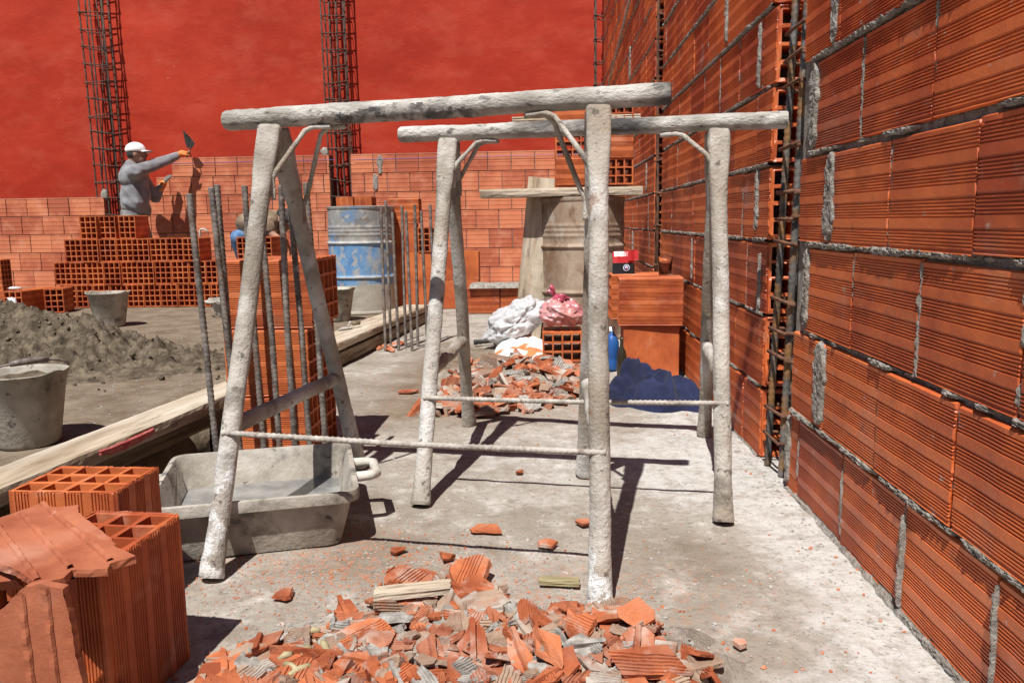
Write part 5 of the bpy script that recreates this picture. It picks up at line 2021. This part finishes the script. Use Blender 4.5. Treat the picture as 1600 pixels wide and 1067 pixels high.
# trowel on the far plank
def trowel(name, label, tip, heel, nrm, grip, mats):
    """pointed mason trowel: blade from heel to tip, a cranked neck and a round grip"""
    tip, heel, grip = V(tip), V(heel), V(grip)
    d = (tip - heel)
    L = d.length
    d.normalize()
    nrm = V(nrm)
    nrm = (nrm - d * nrm.dot(d)).normalized()
    s = d.cross(nrm)
    t = thing(name, label, 'trowel', heel)
    mb = MB()
    out = [heel + s * L * .07, heel + s * L * .26 + d * L * .12, heel + s * L * .2 + d * L * .45, tip + s * L * .012, tip - s * L * .012, heel - s * L * .2 + d * L * .45, heel - s * L * .26 + d * L * .12, heel - s * L * .07]
    n = len(out)
    mb.add([p + nrm * .002 for p in out] + [p - nrm * .002 for p in out], [tuple(range(n)), tuple(range(2 * n - 1, n - 1, -1))] + [(j, n + j, n + (j + 1) % n, (j + 1) % n) for j in range(n)])
    obj('blade', mb, mats[0], t)
    g = (grip - heel).normalized()
    nk = MB().tube([heel + d * L * .12 + nrm * .004, heel - d * .01 + nrm * .03, heel.lerp(grip, .35) + nrm * .02], .006, 8)
    obj('neck', nk, mats[0], t, smooth=True)
    hd = MB().tube([heel.lerp(grip, .3) + nrm * .02, heel.lerp(grip, .5) + nrm * .02, grip + nrm * .015], [.012, .016, .013], 10)
    obj('handle', hd, mats[1], t, smooth=True)
    return t


trowel('trowel', 'grey cement covered trowel lying on the plank by the blue drum', G(528, 516, .135), G(546, 511, .135), Z, G(562, 508, .14), (STEELROD, WOODD))


# ------------------------------------------------------------------ people
def cap_(mb, a, b, ra, rb, n=14):
    mb.tube([V(a), V(a).lerp(V(b), .5), V(b)], [ra, (ra + rb) / 2, rb], n)
    mb.ball(a, ra, n, 8)
    mb.ball(b, rb, n, 8)
    return mb


def chain(mb, pts, rs):
    for i in range(len(pts) - 1):
        cap_(mb, pts[i], pts[i + 1], rs[i], rs[i + 1])
    return mb


def fused(name, mb, material, parent, voxel=.012, smooth_n=4):
    """one continuous skin over the shapes in mb"""
    me = mb.mesh(name, material, V(parent['org']))
    tmp = bpy.data.objects.new('tmp', me)
    COL.objects.link(tmp)
    r = tmp.modifiers.new('r', 'REMESH')
    r.mode = 'VOXEL'
    r.voxel_size = voxel
    r.use_smooth_shade = True
    s = tmp.modifiers.new('s', 'SMOOTH')
    s.iterations = smooth_n
    s.factor = .5
    dg = bpy.context.evaluated_depsgraph_get()
    me2 = bpy.data.meshes.new_from_object(tmp.evaluated_get(dg))
    me2.name = name
    bpy.data.objects.remove(tmp)
    if not me2.materials:
        me2.materials.append(material)
    me2.polygons.foreach_set('use_smooth', [True] * len(me2.polygons))
    o = bpy.data.objects.new(name, me2)
    COL.objects.link(o)
    o.parent = parent
    return o


def hand(mb, wrist, knuck, nrm, curl, size=1.0, side=1):
    """palm, four unequal bent fingers and a thumb from the palm's side"""
    wrist, knuck = V(wrist), V(knuck)
    d = (knuck - wrist).normalized()
    nrm = V(nrm)
    nrm = (nrm - d * nrm.dot(d)).normalized()
    s = d.cross(nrm) * side
    for k in (-1.2, -.4, .4, 1.2):
        cap_(mb, wrist + s * k * .012 * size, knuck + s * k * .017 * size, .016 * size, .013 * size, 10)
    for k, ln in zip((-1.5, -.5, .5, 1.5), (.062, .074, .080, .070)):
        p = knuck + s * k * .017 * size
        a = curl * .6
        q = p + (d * math.cos(a) - nrm * math.sin(a)) * ln * .45 * size
        a2 = curl * 1.4
        q2 = q + (d * math.cos(a2) - nrm * math.sin(a2)) * ln * .33 * size
        a3 = curl * 2.0
        q3 = q2 + (d * math.cos(a3) - nrm * math.sin(a3)) * ln * .25 * size
        chain(mb, [p, q, q2, q3], [.0115 * size, .0105 * size, .0095 * size, .008 * size])
    th0 = wrist.lerp(knuck, .3) + s * .026 * size
    th1 = th0 + (d * .6 + s * .7 - nrm * .3).normalized() * .04 * size
    th2 = th1 + (d * .85 + s * .1 - nrm * .5 * min(1, curl + .3)).normalized() * .034 * size
    chain(mb, [th0, th1, th2], [.015 * size, .012 * size, .0095 * size])
    return mb


def head(mb, c, face, upv, s=1.0):
    c, face, upv = V(c), V(face).normalized(), V(upv).normalized()
    side = face.cross(upv).normalized()
    upv = side.cross(face)
    M = Matrix((face, side, upv)).transposed()
    P = lambda f, sd, u: c + M @ V((f, sd, u)) * s
    mb.ball(P(0, 0, .02), (.098 * s, .078 * s, .105 * s), 24, 18, M=M)
    mb.ball(P(.035, 0, -.055), (.058 * s, .055 * s, .062 * s), 20, 14, M=M)
    mb.ball(P(.062, 0, -.088), .022 * s, 12, 8)
    chain(mb, [P(.088, 0, .02), P(.112, 0, -.022)], [.011 * s, .015 * s])
    mb.ball(P(.090, 0, -.055), (.010 * s, .022 * s, .008 * s), 10, 8, M=M)
    mb.ball(P(.090, 0, -.068), (.010 * s, .020 * s, .008 * s), 10, 8, M=M)
    for k in (-1, 1):
        mb.ball(P(-.005, k * .078, -.008), (.022 * s, .010 * s, .034 * s), 12, 8, M=M)
        mb.ball(P(.075, k * .032, .035), (.020 * s, .024 * s, .008 * s), 10, 8, M=M)
    return M, P


# the mason: back half turned to us, right arm raised with the trowel
wy = 9.25
hip = PY(210, 344, wy + .05)
t = thing('person', 'mason in white cap and grey jersey holding up a trowel at the wall', 'person', (hip.x, hip.y, 0))
hd_c = PY(213, 241, wy + .06)
nk_c = PY(206, 258, wy + .05)
shR, shL = PY(214, 268, wy - .10), PY(212, 266, wy + .24)
elR, wrR, knR = PY(250, 254, wy + .18), PY(280, 242, wy + .38), PY(290, 238, wy + .43)
elL, wrL, knL = PY(243, 309, wy + .36), PY(253, 291, wy + .40), PY(259, 281, wy + .42)
chest, waist = PY(211, 282, wy + .07), PY(213, 318, wy + .06)
body = MB()
faced = V((.93, .30, .06))
Mh, Ph = head(body, hd_c, faced, V((.15, .05, 1)), 1.02)
chain(body, [nk_c + V((.02, 0, .05)), nk_c, chest], [.055, .060, .12])
chain(body, [chest, waist, hip], [.135, .125, .13])
chain(body, [shR, elR, wrR], [.055, .042, .030])
chain(body, [shL, elL, wrL], [.055, .042, .030])
hand(body, wrR, knR, V((0, -.3, 1)), .95, 1.0, 1)
hand(body, wrL, knL, V((-.3, -.6, .6)), .35, 1.0, -1)
fR, fL_ = V((hip.x - .04, hip.y - .12, 0)), V((hip.x + .10, hip.y + .12, 0))
for (f, sy) in ((fR, -.09), (fL_, .09)):
    hp = hip + V((0, sy, -.02))
    kn = hp.lerp(f, .5) + V((.05, 0, .02))
    chain(body, [hp, kn, f + V((-.01, 0, .09))], [.085, .060, .042])
    chain(body, [f + V((-.05, 0, .04)), f + V((.15, 0, .03))], [.038, .032])
fused('body', body, SKIN, t, .011, 3)
sh = MB()
chain(sh, [nk_c + V((0, 0, -.015)), chest], [.085, .155])
sh.ball(chest + V((-.01, 0, .03)), (.150, .20, .17), 20, 14)
sh.ball(waist.lerp(chest, .4), (.155, .185, .20), 20, 14)
chain(sh, [waist + V((0, -.04, .0)), waist + V((0, .04, -.06))], [.150, .145])
chain(sh, [chest + V((0, -.1, .05)), shR, shR.lerp(elR, .5), elR, wrR.lerp(elR, .12)], [.09, .082, .070, .064, .048])
chain(sh, [chest + V((0, .1, .05)), shL, elL, wrL.lerp(elL, .15)], [.09, .082, .064, .050])
for q in sh.v:
    q += V((fb(q, 9, 1, 2), fb(q, 9, 5, 2), 0)) * .018
    q += V((q.x - chest.x, q.y - chest.y, 0)) * .10 * (abs(noise.noise(V((q.x * 7 + q.z * 9, q.y * 7, q.z * 5)))) - .25)
fused('jersey', sh, SHIRT, t, .012, 3)
tr_ = MB()
chain(tr_, [hip + V((0, -.03, .05)), hip + V((0, .03, .05))], [.140, .140])
for (f, sy) in ((fR, -.085), (fL_, .085)):
    hp = hip + V((0, sy, -.02))
    kn = hp.lerp(f, .5) + V((.05, 0, .02))
    chain(tr_, [hp, kn, f + V((-.01, 0, .12))], [.110, .085, .070])
for q in tr_.v:
    q += V((fb(q, 8, 1, 2), fb(q, 8, 5, 2), 0)) * .012
fused('trousers', tr_, TROUS, t, .014, 3)
for f in (fR, fL_):
    bt = MB()
    chain(bt, [f + V((-.05, 0, .05)), f + V((.06, 0, .045)), f + V((.16, 0, .035))], [.052, .050, .042])
    for q in bt.v:
        q.z = max(q.z, .002)
    fused('boot', bt, DKCLOTH, t, .012, 2)
cp_ = MB()
cp_.ball(Ph(-.004, 0, .045), (.112, .094, .090), 28, 18, fn=lambda q: 1 if q.z > -.25 else .25 / -q.z, M=Mh)
br_ = MB()
n = 14
vs = []
for i in range(5):
    for j in range(n + 1):
        a = (j / n - .5) * 2.0
        rr = .095 + .085 * (i / 4) * math.cos(a * .75)
        vs.append(Ph(rr * math.cos(a * .9), rr * math.sin(a * .9) * .95, .032 - .010 * (i / 4) - .012 * a * a))
br_.add(vs, [(i * (n + 1) + j, i * (n + 1) + j + 1, (i + 1) * (n + 1) + j + 1, (i + 1) * (n + 1) + j) for i in range(4) for j in range(n)])
br_.add([v + V((0, 0, .005)) for v in vs], [(i * (n + 1) + j, (i + 1) * (n + 1) + j, (i + 1) * (n + 1) + j + 1, i * (n + 1) + j + 1) for i in range(4) for j in range(n)])
cp_.join(br_)
obj('cap', cp_, WHITE, t, smooth=True)
hr = MB()
hr.ball(Ph(-.02, 0, .0), (.088, .084, .065), 20, 12, M=Mh)
obj('hair', hr, DKCLOTH, t, smooth=True)
g1 = MB()
chain(g1, [elR.lerp(wrR, .80), wrR, wrR.lerp(knR, .5)], [.040, .038, .040])
hand(g1, wrR, knR, V((0, -.3, 1)), .95, 1.14, 1)
fused('glove', g1, ORANGE, t, .008, 2)
g2 = MB()
hand(g2, wrL, knL, V((-.3, -.6, .6)), .35, 1.16, -1)
fused('glove', g2, GLOVEG, t, .008, 2)
g3 = MB()
chain(g3, [elL.lerp(wrL, .62), wrL, wrL.lerp(knL, .35)], [.044, .042, .041])
fused('glove_cuff', g3, ORANGE, t, .010, 2)
trowel('trowel', 'dark pointed trowel held up in the orange glove of the mason', PY(286, 204, wy + .45), PY(300, 231, wy + .45), V((-.2, -1, .1)), PY(293, 246, wy + .45), (DARKMETAL, WOODD))

# the second worker, crouching behind the bricks
wy = 8.45
hip = PY(381, 356, wy + .1)
hip.z = .58
t = thing('person', 'crouching worker in tan shirt and blue jeans behind the back bricks', 'person', (hip.x, hip.y, 0))
chest = PY(418, 346, wy)
nkc = PY(434, 341, wy)
hdc = PY(443, 345, wy - .02)
body, shirt, jean = MB(), MB(), MB()
Mh, Ph = head(body, hdc, V((.75, -.15, -.65)), V((.65, 0, .75)), 1.0)
chain(body, [hdc, nkc, chest, hip], [.055, .058, .12, .13])
kR, kL = PY(372, 371, wy - .28), PY(410, 372, wy - .15)
fR, fL_ = V((kR.x + .02, kR.y + .22, 0)), V((kL.x + .02, kL.y + .2, 0))
for (k_, f, sy) in ((kR, fR, -.08), (kL, fL_, .08)):
    h_ = hip + V((0, sy, -.05))
    chain(body, [h_, k_, f + V((0, 0, .09))], [.085, .06, .045])
    chain(body, [f + V((-.05, 0, .04)), f + V((.15, 0, .03))], [.038, .032])
    chain(jean, [h_, k_, f + V((0, 0, .12))], [.105, .080, .066])
    bt = MB()
    chain(bt, [f + V((-.05, 0, .05)), f + V((.15, 0, .035))], [.052, .042])
    for q in bt.v:
        q.z = max(q.z, .002)
    fused('boot', bt, DKCLOTH, t, .012, 2)
for (sy, e, w_) in ((-.17, PY(425, 366, wy - .2), PY(440, 376, wy - .28)), (.17, PY(436, 366, wy + .15), PY(447, 378, wy + .1))):
    s0 = chest + V((.03, sy, .0))
    chain(body, [s0, e, w_], [.052, .042, .03])
    hand(body, w_, w_ + V((.04, 0, -.07)), V((1, 0, .4)), .5)
    chain(shirt, [s0, s0.lerp(e, .6)], [.078, .066])
fused('body', body, SKIN, t, .012, 3)
shirt.ball(chest, (.17, .19, .13), 20, 14)
chain(shirt, [chest, PY(386, 350, wy + .05)], [.135, .120])
for q in shirt.v:
    q += V((fb(q, 9, 1, 2), 0, fb(q, 9, 5, 2))) * .016
fused('shirt', shirt, TAN, t, .012, 2)
chain(jean, [hip + V((0, -.05, -.02)), hip + V((0, .05, -.02))], [.125, .125])
fused('jeans', jean, JEANS, t, .013, 3)
cp_ = MB()
cp_.ball(Ph(-.004, 0, .045), (.112, .094, .085), 24, 16, fn=lambda q: 1 if q.z > -.25 else .25 / -q.z, M=Mh)
cp_.ball(Ph(.12, 0, .02), (.075, .075, .010), 20, 8, M=Mh)
obj('cap', cp_, DKCLOTH, t, smooth=True)
